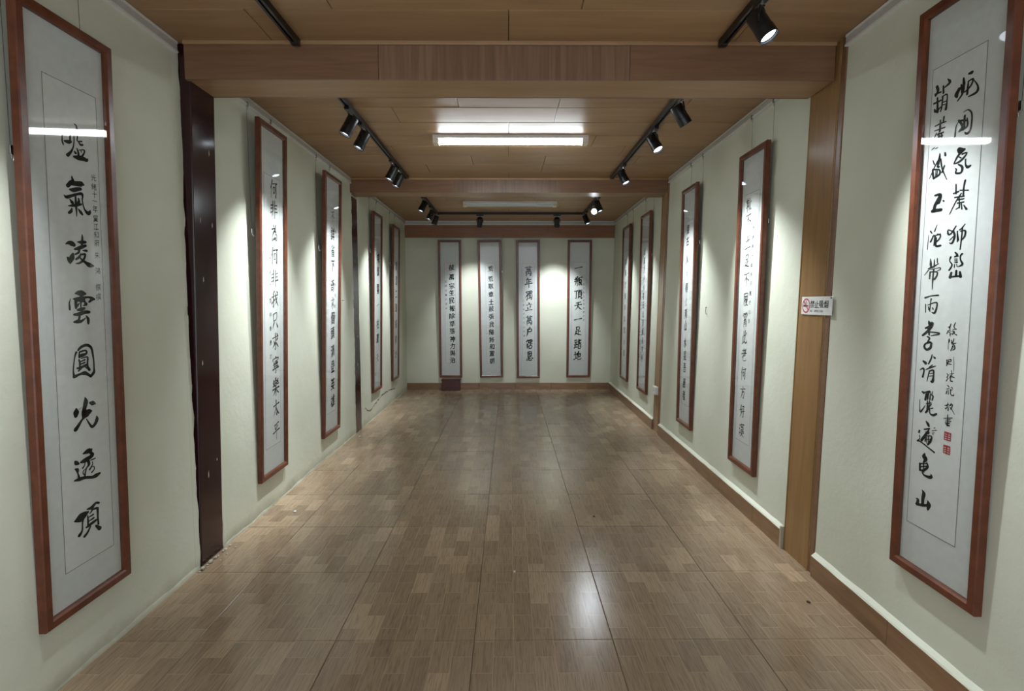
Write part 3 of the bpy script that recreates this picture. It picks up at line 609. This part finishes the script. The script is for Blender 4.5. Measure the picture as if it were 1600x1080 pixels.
FD, MW = .03, .036    # frame depth and moulding width
def picture(key, label, group, M, uc, zb, W, H, tilt, roll, draw, hooks=True):
    base = M @ T(uc, 0, zb) @ Matrix.Rotation(tilt, 4, 'X') @ Matrix.Rotation(roll, 4, 'Y')
    r = thing('framed_scroll', label, 'framed calligraphy', base, group)
    w = W/2
    def mould(a, b, c, d):
        # mitred moulding: profile swept from corner to corner; outer edge a->b, inner edge d<-c
        m = MB(base)
        prof = [(0., 0.), (0., -FD+.004), (.1, -FD), (.8, -FD), (1., -FD+.006), (1., -.006), (1., 0.)]
        vs = []
        for (o, i) in ((a, d), (b, c)):
            for t, y in prof: vs.append((o[0]+(i[0]-o[0])*t, y, o[1]+(i[1]-o[1])*t))
        n = len(prof)
        fs = [(k, k+1, n+k+1, n+k) for k in range(n-1)] + [(n-1, 0, n, 2*n-1)] + [tuple(range(n)), tuple(range(2*n-1, n-1, -1))]
        m.add(vs, fs); return m
    g = .0004
    mould((-w, 0), (-w, H), (-w+MW, H-MW), (-w+MW, MW)).build('frame_side', M_FRAME, r)
    mould((w, H), (w, 0), (w-MW, MW), (w-MW, H-MW)).build('frame_side', M_FRAME, r)
    mould((-w+g, H), (w-g, H), (w-MW-g, H-MW), (-w+MW+g, H-MW)).build('frame_top', M_FRAME, r)
    mould((w-g, 0), (-w+g, 0), (-w+MW+g, MW), (w-MW-g, MW)).build('frame_bottom', M_FRAME, r)
    m = MB(base); m.box((-w+MW*.7, -.010, MW*.7), (w-MW*.7, -.004, H-MW*.7)); m.build('mount', M_MOUNT, r)
    bx0, bx1, bz0, bz1 = draw.get('border', (-w+MW+.05, w-MW-.05, .2, H-.34))
    m = MB(base); m.box((bx0, -.0104, bz0), (bx1, -.0100, bz1)); m.build('paper', M_PAPER, r)
    lw = .0012
    m = MB(base)
    for a, b in (((bx0-lw, bz0-lw), (bx1+lw, bz0+lw)), ((bx0-lw, bz1-lw), (bx1+lw, bz1+lw)), ((bx0-lw, bz0), (bx0+lw, bz1)), ((bx1-lw, bz0), (bx1+lw, bz1))):
        m.box((a[0], -.0107, a[1]), (b[0], -.0105, b[1]))
    m.build('border_line', M_LINE, r)
    YI = -.0110
    rnd = random.Random(key)
    m = MB(base)
    if 'traced' in draw:
        k, txt = TRACED[draw['traced']]
        for chs in txt.split('\n'):
            m = MB(base)
            for ln in chs.split('|'):
                P = [tuple(float(q)/2000*(1.15 if i == 2 else 1) for i, q in enumerate(p.split(','))) for p in ln.split()]
                ink_stroke(m, P, k, YI)
            m.build('character', M_INK, r)
    if 'traced_small' in draw:
        k, txt = TRACED[draw['traced_small']]; m = MB(base)
        for chs in txt.split('\n'):
            for ln in chs.split('|'): ink_stroke(m, [tuple(float(q)/2000 for q in p.split(',')) for p in ln.split()], k, YI)
        m.build('inscription', M_INK, r, kind='stuff')
    if 'chars' in draw:
        (u0, u1), vs, s = draw['u'], draw['v'], draw['size']
        n = len(vs)
        for i, (ch, v) in enumerate(zip(draw['chars'], vs)):
            u = u0 + (u1-u0)*i/max(1, n-1)
            if not draw.get('type'): m = MB(base)
            if ch in GLYPHS and not draw.get('type'): brush_char(m, ch, u, v, s[0], s[1], YI, draw.get('weight', .075), rnd)
            else:
                st = rnd.getstate()
                for q in (-.0035, 0, .0035): rnd.setstate(st); type_char(m, ch, u+q, v+q*.6, s[0], s[1], YI, True, rnd)
            if not draw.get('type'): m.build('character', draw.get('ink', M_INK), r)
        if draw.get('type'): m.build('calligraphy', draw.get('ink', M_INK), r, kind='stuff')
    for (txt, u0, u1, vs, s) in draw.get('small', []):
        m = MB(base)
        for i, ch in enumerate(txt):
            type_char(m, ch, u0+(u1-u0)*i/max(1, len(txt)-1), vs[i] if isinstance(vs, list) else vs[0]+(vs[1]-vs[0])*i/max(1, len(txt)-1), s[0], s[1], YI, True, rnd)
        m.build('inscription', draw.get('small_ink', M_INK2), r, kind='stuff')
    for (u, v, s) in draw.get('seals', []):
        m = MB(base)   # square relief seal: red ground with pale strokes left open
        for a in range(4):
            m.box((u-s/2, YI-.0003, v-s/2+a*s/4+.0006), (u+s/2, YI, v-s/2+(a+.55)*s/4))
        m.box((u-s/2, YI-.0003, v-s/2), (u-s/2+.003, YI, v+s/2)); m.box((u+s/2-.003, YI-.0003, v-s/2), (u+s/2, YI, v+s/2)); m.box((u-.003, YI-.0003, v-s/2), (u+.002, YI, v+s/2)); m.box((u-s/2, YI-.0003, v+s/2-.003), (u+s/2, YI, v+s/2))
        m.build('seal', M_SEAL, r)
    m = MB(base); m.box((-w+MW*.8, -.0225, MW*.8), (w-MW*.8, -.0205, H-MW*.8)); m.build('glass', M_GLASS, r)
    # two steel wires from rail hooks down to adjustable hooks behind the frame
    top = 2.73
    for s in (-1, 1):
        ww = s*(w - (.012 if s*draw.get('near', 1) > 0 else .09))
        hz = draw.get('hookz', 1.72) + rnd.uniform(-.05, .05)
        gap = math.sin(tilt)*hz
        yb = -max(.004, gap*.35)
        pt = M @ Vector((uc+ww, -.012 if M is not MF else -.035, top)); pb = M @ Vector((uc+ww, yb, zb+hz))
        m = MB(); m.tube([pt, pb], .0011, 5); m.build('hanging_wire', M_WIRE, r)
        m = MB(M); yy = -.010 if M is not MF else -.03
        m.bev((uc+ww-.007, yy-.014, top-.016), (uc+ww+.007, yy-.004, top+.014), .002)
        m.tube([(uc+ww, yy-.009, top-.015), (uc+ww+.003, yy-.009, top-.028), (uc+ww, yy-.006, top-.034)], .0022, 6)
        m.build('rail_hook', M_SILVER, r)
        m = MB(M)
        m.bev((uc+ww-.006, yb-.006, zb+hz-.02), (uc+ww+.006, yb+.002, zb+hz+.012), .002)
        m.tube([(uc+ww, yb-.003, zb+hz-.018), (uc+ww, yb-.004, zb+hz-.034), (uc+ww+s*.004, yb-.012, zb+hz-.04), (uc+ww+s*.004, yb-.014, zb+hz-.028)], .002, 6)
        m.build('wire_hook', M_SILVER, r)
    return r
def C(u): return (u, u)
GL, GR, GF = 'framed calligraphy scrolls on the left wall', 'framed calligraphy scrolls on the right wall', 'framed calligraphy scrolls on the end wall'
picture('L1', 'nearest framed scroll on the left wall, eight big black characters', GL, ML, 2.123, .262, .446, 2.235, .018, 0,
  dict(traced='L1', border=(-.106, .148, .165, 2.012), near=-1,
       small=[('光緒十一年翼江知府', .119, .122, [1.694,1.658,1.628,1.603,1.571,1.532,1.501,1.469,1.436], (.026,.027)), ('朱鴻撰撰', .121, .119, [1.387,1.325,1.258,1.219], (.027,.027))], small_ink=M_INK))
picture('L2', 'framed scroll on the left wall just beyond the near maroon column', GL, ML, 3.852, .231, .444, 2.42, .028, 0,
  dict(chars='何非為何非我只求寧樂太平', u=(.03,.055), v=[2.009,1.872,1.71,1.552,1.397,1.25,1.094,.947,.786,.621,.465,.3], size=(.115,.128), weight=.085, border=(-.12,.13,.205,2.09), near=-1,
       small=[('光緒丁酉仲春書於', -.035, -.03, (1.53,.85), (.035,.035))]))
picture('L3', 'third framed scroll on the left wall, just before the far maroon column', GL, ML, 5.123, .221, .465, 2.39, .031, 0,
  dict(chars='不詳省下奇求個頭清登英雄', u=(.02,.05), v=[2.027,1.867,1.715,1.573,1.395,1.228,1.09,.945,.78,.633,.461,.299], size=(.105,.115), weight=.08, border=(-.13,.13,.2,2.1), near=-1,
       small=[('歲次丙子年春月敬書', .10, .10, (1.9,1.1), (.035,.035))]))
picture('L4', 'fourth framed scroll on the left wall, just beyond the far maroon column', GL, ML, 6.94, .333, .449, 2.225, .022, 0,
  dict(chars='亮擎雲一柱畫天', u=(.06,.04), v=[1.68,1.51,1.291,1.087,.849,.669,.414], size=(.12,.12), weight=.09, border=(-.12,.12,.22,1.85), near=-1))
picture('L5', 'farthest framed scroll on the left wall, beside the end wall corner', GL, ML, 8.07, .315, .442, 2.24, .022, 0,
  dict(chars='驚雷二聲威動地', u=(.05,.05), v=[1.673,1.457,1.259,1.06,.823,.593,.373], size=(.13,.13), weight=.09, border=(-.12,.12,.22,1.85), near=-1))
picture('R1', 'nearest framed scroll on the right wall, two brushed columns and two red seals', GR, MR, -2.01, .377, .425, 2.2, .02, 0,
  dict(traced='R1', border=(-.148, .095, .195, 1.965), near=1, ink=M_INK, small_ink=M_INK,
       traced_small='R1i', seals=[(.031,.588,.032),(.031,.538,.032)]))
picture('R2', 'framed scroll on the right wall just beyond the no smoking sign pilaster', GR, MR, -3.755, .30, .42, 2.185, .012, 0,
  dict(chars='靴不土足不履霄此老何方好漢', u=(-.06,-.03), v=[1.827,1.718,1.568,1.44,1.316,1.178,1.035,.914,.792,.661,.527,.393,.261], size=(.085,.098), weight=.075, border=(-.13,.10,.18,1.9), near=1,
       small=[('光緒庚子年冬月書於山房', .03, .02, (1.66,1.03), (.03,.032))]))
picture('R3', 'thin-brushed framed scroll on the right wall just before the white-socket pilaster', GR, MR, -5.05, .303, .415, 2.2, .018, 0,
  dict(chars='保古人方得此真山水是吾居者', u=(-.05,-.04), v=[1.822,1.716,1.55,1.407,1.288,1.157,1.049,.935,.779,.655,.543,.398,.282], size=(.075,.09), weight=.05, border=(-.12,.11,.2,1.9), near=1, ink=M_INK2))
picture('R4', 'framed scroll on the right wall just beyond the pilaster with the white socket', GR, MR, -6.76, .345, .48, 2.19, .012, 0,
  dict(chars='山高月小水落石出清風徐來也', u=(-.05,-.05), v=[1.735-.11*i for i in range(13)], size=(.08,.09), weight=.06, border=(-.14,.12,.2,1.85), near=1, ink=M_INK2, type=True))
picture('R5', 'farthest framed scroll on the right wall, beside the end wall corner', GR, MR, -7.88, .338, .49, 2.2, .014, 0,
  dict(chars='松風竹雨半溪雲水間', u=(-.04,-.04), v=[1.7-.165*i for i in range(9)], size=(.08,.09), weight=.06, border=(-.14,.12,.2,1.85), near=1, ink=M_INK2, type=True))
picture('F1', 'leftmost framed scroll on the end wall, above the small dark red box', GF, MF, -.965, .205, .377, 2.262, .03, 0,
  dict(chars='技萬宗生民報除草落神力與治', u=(.03,.03), v=[1.819,1.664,1.518,1.408,1.277,1.151,1.024,.897,.775,.642,.525,.407,.289], size=(.085,.095), border=(-.085,.085,.235,1.89), type=True,
       small=[('紹興府書於宮中', -.068, -.062, (1.59,1.15), (.035,.04))]))
picture('F2', 'second framed scroll from the left on the end wall, thirteen small thin characters', GF, MF, -.29, .205, .384, 2.262, .03, -.0115,
  dict(chars='荒荒取章土鼓張我隨將和置朝', u=(.012,.016), v=[1.799,1.633,1.513,1.382,1.256,1.145,1.013,.886,.759,.631,.514,.401,.277], size=(.08,.09), border=(-.072,.085,.228,1.89), type=True))
picture('F3', 'third scroll from the left on the end wall, bold characters and small left inscription', GF, MF, .327, .195, .384, 2.27, .03, -.008,
  dict(chars='萬年獨立萬户霑恩', u=(.008,.022), v=[1.768,1.58,1.371,1.182,.96,.769,.566,.362], size=(.115,.155), weight=.115, border=(-.097,.107,.287,1.893),
       small=[('乙亥年冬月於山中書', -.075, -.066, (1.288,.706), (.03,.036))]))
picture('F4', 'rightmost framed scroll on the end wall, bold characters starting with one horizontal stroke', GF, MF, 1.158, .205, .395, 2.262, .03, 0,
  dict(chars='一瓶頂天一足踏地', u=(-.016,-.012), v=[1.81,1.591,1.382,1.193,.971,.775,.556,.363], size=(.125,.155), weight=.115, border=(-.118,.112,.287,1.903),
       small=[('丙子年之秋月敬書於此', .073, .082, (1.54,.96), (.028,.036))]))

# ================================================================== LIGHTS
def tube_light(y, lit, label):
    r = thing('ceiling_tube_light', label, 'ceiling light', T(0.015, y, ZC))
    hx = .618
    MM = T(.015, y, 0)
    m = MB(MM); m.bev((-hx, -.057, ZC-.026), (hx, .057, ZC+.002), .003); m.build('body', M_WHITE, r)
    m = MB(MM)
    n = 10; vs = []; 
    for x in (-hx+.048, hx-.048):
        for k in range(n+1):
            t = math.pi*k/n; vs.append((x, .038*math.cos(t), ZC-.026-.035*math.sin(t)**.6))
    fs = [(k, k+1, n+2+k, n+1+k) for k in range(n)] + [tuple(range(n+1)), tuple(range(2*n+1, n, -1))]
    m.add(vs, fs); m.build('diffuser', M_TUBE if lit else M_OFFTUBE, r, smooth=True)
    for s in (-1, 1):
        m = MB(MM); a, b = sorted((s*hx, s*(hx-.048))); m.bev((a, -.048, ZC-.063), (b, .048, ZC-.021), .005); m.build('end_cap', M_ENDCAP, r)
tube_light(4.50, True, 'lit white tube light across the ceiling of the middle bay')
tube_light(7.37, False, 'unlit tube light across the ceiling of the last bay')

def track(pts_list, label):
    r = thing('light_track', label, 'track', T(*[sum(p[i] for p in pts_list[0])/2 for i in (0,1)], ZC))
    for a, b in pts_list:
        m = MB()
        if abs(a[0]-b[0]) < 1e-6:
            x = a[0]; y0, y1 = sorted((a[1], b[1]))
            m.bev((x-.0175, y0, ZC-.032), (x-.005, y1, ZC+.001), .0015); m.bev((x+.005, y0, ZC-.032), (x+.0175, y1, ZC+.001), .0015); m.box((x-.006, y0, ZC-.020), (x+.006, y1, ZC-.001))
        else:
            y = a[1]; x0, x1 = sorted((a[0], b[0]))
            m.bev((x0, y-.0175, ZC-.032), (x1, y-.005, ZC+.001), .0015); m.bev((x0, y+.005, ZC-.032), (x1, y+.0175, ZC+.001), .0015); m.box((x0, y-.006, ZC-.020), (x1, y+.006, ZC-.001))
        m.build('rail', M_BLACK, r)
        for e in (a, b):
            m = MB(); m.bev((e[0]-.019, e[1]-.019, ZC-.034), (e[0]+.019, e[1]+.019, ZC+.001), .002); m.build('end_cap', M_BLACK, r)
track([((-1.07, .6), (-1.07, 2.86))], 'black light track on the near left ceiling, ending at the first beam')
track([((1.08, .6), (1.08, 2.86))], 'black light track on the near right ceiling, ending at the first beam')
track([((-1.07, 3.22), (-1.07, 5.86))], 'black light track on the left ceiling of the middle bay')
track([((1.085, 3.22), (1.085, 5.86))], 'black light track on the right ceiling of the middle bay')
track([((-1.06, 6.75), (-1.06, 8.20)), ((-1.04, 8.22), (1.09, 8.22)), ((1.11, 6.75), (1.11, 8.20))], 'u-shaped black light track on the ceiling of the last bay')

def spot(x, y, aim, lit, label, group, along='y', power=1.0, angle=58):
    # adapter in the track, short stem, yoke of two arms, tilted cylinder with a lens
    base = T(x, y, ZC)
    r = thing('track_spotlight', label, 'spotlight', base, group)
    m = MB()
    if along == 'y': m.bev((x-.016, y-.055, ZC-.052), (x+.016, y+.055, ZC-.0325), .002)
    else: m.bev((x-.055, y-.016, ZC-.052), (x+.055, y+.016, ZC-.0325), .002)
    m.build('adapter', M_BLACK, r)
    c = Vector((x, y, ZC-.145)); d = Vector(aim).normalized()
    side = d.cross(Vector((0,0,1))).normalized()
    up = side.cross(d)
    m = MB(); m.tube([(x, y, ZC-.050), (x, y, ZC-.064)], .012, 12); m.build('swivel', M_SILVER, r)
    for s in (-1, 1):
        m = MB(); p0 = Vector((x, y, ZC-.066))
        pts = [p0, p0 + side*s*.030 + Vector((0,0,-.008)), c + side*s*.047 + Vector((0,0,.03)), c + side*s*.047]
        m.tube(pts, .0055, 6); m.build('yoke_arm', M_BLACK, r)
    m = MB()
    rr = [(-.066, .030), (-.064, .036), (-.058, .0385), (.020, .0385), (.022, .0405), (.066, .0405), (.067, .0385), (.060, .036)]
    pts = [c + d*a for a, _ in rr]
    # lathe about d
    n = 28; vs = []; fs = []
    for (a, q) in rr:
        for k in range(n):
            t = 2*math.pi*k/n; vs.append(tuple(c + d*a + (side*math.cos(t) + up*math.sin(t))*q))
    for i in range(len(rr)-1):
        for k in range(n): fs.append((i*n+k, i*n+(k+1) % n, (i+1)*n+(k+1) % n, (i+1)*n+k))
    fs.append(tuple(range(n))); 
    m.add(vs, fs); m.build('housing', M_BLACK, r, smooth=True)
    m = MB(); q = .0355; n = 24; cc = c + d*.050
    m.add([tuple(cc + d*.004)] + [tuple(cc + (side*math.cos(2*math.pi*k/n) + up*math.sin(2*math.pi*k/n))*q) for k in range(n)], [(0, k+1, (k+1) % n + 1) for k in range(n)])
    m.build('lens', (M_LENS_ON if lit else M_OFFTUBE), r)
    if lit:
        ld = bpy.data.lights.new('spot_beam', 'SPOT'); ld.energy = SPOT_W*power; ld.color = SPOT_C; ld.spot_size = R(angle); ld.spot_blend = 1.0; ld.shadow_soft_size = .03
        lo = bpy.data.objects.new('spot_beam', ld); COL.objects.link(lo); lo.parent = r
        lo.matrix_basis = Matrix.Translation(c + d*.08 - Vector((x, y, ZC))) @ d.to_track_quat('-Z', 'Y').to_matrix().to_4x4()
    return r
def aim_to(x, y, tx, ty, tz): return (tx-x, ty-y, tz-(ZC-.145))
GS = 'track spotlights on the ceiling'
spot(1.08, 2.43, aim_to(1.08, 2.43, 1.60, 1.98, 1.45), True, 'lit spotlight on the near right track, aimed at the two-column scroll', GS, power=1.0, angle=50)
spot(-1.07, 1.80, aim_to(-1.07, 1.80, -1.68, 1.50, 1.3), True, 'spotlight on the near left track overhead, aimed at the left wall', GS, power=.8)
spot(-1.07, 3.78, aim_to(-1.07, 3.78, -1.68, 3.58, 1.35), True, 'nearest of the four spotlights on the left middle track', GS)
spot(-1.07, 4.10, aim_to(-1.07, 4.10, -1.68, 3.90, 1.3), True, 'second nearest spotlight on the left middle track', GS)
spot(-1.07, 5.13, aim_to(-1.07, 5.13, -1.68, 4.90, 1.3), True, 'third spotlight along the left middle track, one of its far pair', GS)
spot(-1.07, 5.42, aim_to(-1.07, 5.42, -1.68, 5.20, 1.3), True, 'farthest spotlight on the left middle track, by the second beam', GS)
spot(1.085, 3.55, aim_to(1.085, 3.55, 1.6, 3.62, 1.85), False, 'unlit nearest spotlight on the right middle track', GS)
spot(1.085, 4.17, aim_to(1.085, 4.17, 1.62, 3.55, 1.35), True, 'glaring middle spotlight of the three on the right middle track', GS, power=1.7)
spot(1.085, 5.28, aim_to(1.085, 5.28, 1.62, 4.90, 1.35), True, 'farthest spotlight on the right middle track, by the second beam', GS, power=1.3)
spot(-1.06, 6.88, aim_to(-1.06, 6.88, -1.66, 6.6, 1.35), True, 'nearest spotlight on the left arm of the u-shaped track', GS)
spot(-1.06, 7.55, aim_to(-1.06, 7.55, -1.66, 7.3, 1.35), True, 'middle spotlight on the left arm of the u-shaped track, its lens showing bright', GS)
spot(-1.06, 8.02, aim_to(-1.06, 8.02, -1.5, 7.95, 1.35), True, 'farthest spotlight on the left arm of the u-shaped track', GS, power=.6)
spot(-.427, 8.22, aim_to(-.427, 8.22, -.62, 9.05, 1.35), True, 'left of the two spotlights on the rear rail of the u-shaped track', GS, along='x', power=.9)
spot(.714, 8.22, aim_to(.714, 8.22, .76, 9.05, 1.3), True, 'right of the two spotlights on the rear rail of the u-shaped track', GS, along='x', power=1.25)
spot(1.11, 6.88, aim_to(1.11, 6.88, 1.62, 6.6, 1.35), True, 'near spotlight on the right arm of the u-shaped track, aimed at the right wall', GS)
spot(1.11, 7.18, aim_to(1.11, 7.18, .75, 5.9, 2.2), True, 'blinding spotlight on the right arm of the u-shaped track, turned towards the viewer', GS, power=.25)
spot(1.11, 7.95, aim_to(1.11, 7.95, 1.62, 7.65, 1.35), True, 'far spotlight on the right arm of the u-shaped track', GS)


# ================================================================== SMALL THINGS
# no smoking sign on the near right pilaster
SM = MR @ T(-2.936, -.0088, 1.44)
r = thing('no_smoking_sign', 'white no smoking sign with red circle on the tall brown pilaster', 'sign', SM)
m = MB(SM); m.bev((-.148, -.003, -.049), (.148, 0, .049), .0012); m.build('plate', M_WHITE, r)
m = MB(SM); n = 40; vs = []; fs = []
for q in (.040, .0325):
    for k in range(n): vs.append((-.1+q*math.cos(2*math.pi*k/n), -.0034, q*math.sin(2*math.pi*k/n)))
fs = [(k, (k+1) % n, n+(k+1) % n, n+k) for k in range(n)]
m.add(vs, fs)
m.add([(-.1-.027, -.0036, .022), (-.1-.022, -.0036, .027), (-.1+.027, -.0036, -.022), (-.1+.022, -.0036, -.027)], [(0,1,2,3)])
m.build('prohibition_ring', M_SIGNRED, r)
m = MB(SM)
m.box((-.127, -.0035, -.006), (-.086, -.0034, .003)); m.box((-.083, -.0035, -.006), (-.078, -.0034, .003))
ink_stroke(m, [(-.1, .006, .003), (-.094, .014, .004), (-.101, .020, .003), (-.095, .028, .002)], 1, -.0035)
ink_stroke(m, [(-.115, .006, .002), (-.109, .012, .003), (-.114, .020, .002)], 1, -.0035)
m.build('cigarette_symbol', M_SIGNINK, r)
m = MB(SM)
for i, ch in enumerate('禁止吸烟'):
    for dx in (-.0009, 0, .0009): type_char(m, ch, -.036+i*.044+dx, .008, .040, .040, -.0034 - abs(dx)*.1, False)
m.build('lettering', M_SIGNINK, r)
m = MB(SM); type_line(m, 'NO SMOKING', -.052, -.028, .013, -.0034, .98)
m.build('lettering', M_SIGNINK, r)
m = MB(SM); m.tube([(.138, -.003, .041), (.138, -.006, .041)], .004, 10); m.build('screw', M_BLACK, r)

# socket on the far right pilaster
SM = MR @ T(-6.08, -.0065, .47)
r = thing('wall_socket', 'small white socket low on the second brown pilaster', 'socket', SM)
m = MB(SM); m.bev((-.06, -.032, -.045), (.06, 0, .045), .004); m.build('back_box', M_WHITE, r)
m = MB(SM); m.bev((-.056, -.037, -.041), (.056, -.0325, .041), .002); m.build('face_plate', M_WHITE, r)
m = MB(SM)
for a in (-.012, .012): m.box((a-.002, -.0376, -.010), (a+.002, -.0371, .008))
m.build('slot', M_BLACK, r)
# bracket / nail marks
SM = MR @ T(-4.62, 0, 1.385)
r = thing('wall_hook', 'small bent metal hook left on the bare right wall between two scrolls', 'hook', SM)
m = MB(SM); m.tube([(-.02,-.001,.03),(-.02,-.006,.028),(-.02,-.007,-.015),(-.002,-.010,-.026),(.022,-.010,-.026)], .0022, 6); m.build('hook_wire', M_WIRE, r)
m = MB(SM); m.tube([(-.02,0,.03),(-.02,-.008,.03)], .004, 8); m.build('nail', M_WIRE, r)
m = MB(T(XL, 5.60, 1.475)); m.tube([(0,0,0),(.014,0,.002),(.018,.02,.001)], .0028, 6)
o = m.build('wall_nail', M_WIRE); o['label'] = 'small bent nail in the left wall beside the far maroon column'; o['category'] = 'nail'
# dark red box under the leftmost end-wall scroll
BMX = T(-.955, 8.985, 0)
r = thing('wooden_box', 'small dark red wooden box on the floor under the leftmost end wall scroll', 'box', BMX)
m = MB(BMX); m.bev((-.148, -.06, .0), (.148, .075, .165), .004); m.build('body', M_DKBOX, r)
m = MB(BMX); m.bev((-.155, -.066, .1655), (.155, .078, .188), .004); m.build('lid', M_DKBOX, r)
m = MB(BMX); m.bev((-.13, -.064, .02), (.13, -.0605, .075), .0015); m.bev((-.13, -.064, .09), (.13, -.0605, .15), .0015); m.build('front_panel', M_DKBOX, r)
# crumbs of plaster at the foot of the near maroon column, specks on the floor
def lump(x, y, z, s, seed, flat=.5):
    rnd = random.Random(seed); bm = bmesh.new(); bmesh.ops.create_icosphere(bm, subdivisions=1, radius=1)
    zs = 0
    for v in bm.verts:
        k = rnd.uniform(.6, 1.2); v.co = Vector((v.co.x*s*k, v.co.y*s*k*1.4, v.co.z*s*flat*k))
    zs = min(v.co.z for v in bm.verts); bm.verts.index_update()
    m = MB(T(x, y, z - zs)); m.add([tuple(v.co) for v in bm.verts], [tuple(q.index for q in f.verts) for f in bm.faces]); bm.free(); return m
G = 'plaster crumbs at the foot of the near maroon column'
rnd = random.Random(4)
for k in range(14):
    yy = 2.84 + k*.027; o = lump(XL+.026+rnd.uniform(0,.05)*(k % 3 == 0), yy, 0, rnd.uniform(.007,.013) if k % 3 else rnd.uniform(.004,.008), k, rnd.uniform(.4,.9)).build('plaster_crumb', M_CRUMB)
    o['label'] = 'grey-white plaster crumb at the foot of the near maroon column'; o['category'] = 'rubble'; o['group'] = G
o = lump(.58, 3.62, 0, .011, 50, .4).build('dried_leaf', M_DIRT); o['label'] = 'tiny dark dried leaf bit lying on the open floor right of centre'; o['category'] = 'leaf'
o = lump(1.46, 2.55, 0, .009, 51, .4).build('dried_leaf', M_DIRT); o['label'] = 'tiny dark bit of litter beside the near right skirting'; o['category'] = 'leaf'
for k, (x, y, s, lb) in enumerate(((-1.49, 3.72, .012, 'small white plaster chip on the floor below the second left scroll'), (.03, 2.86, .008, 'tiny white chip on the floor near the centre joint'), (-1.62, 5.85, .012, 'small pale plaster chip by the foot of the far maroon column'))):
    o = lump(x, y, 0, s, 60+k).build('plaster_chip', M_WHITE); o['label'] = lb; o['category'] = 'rubble'
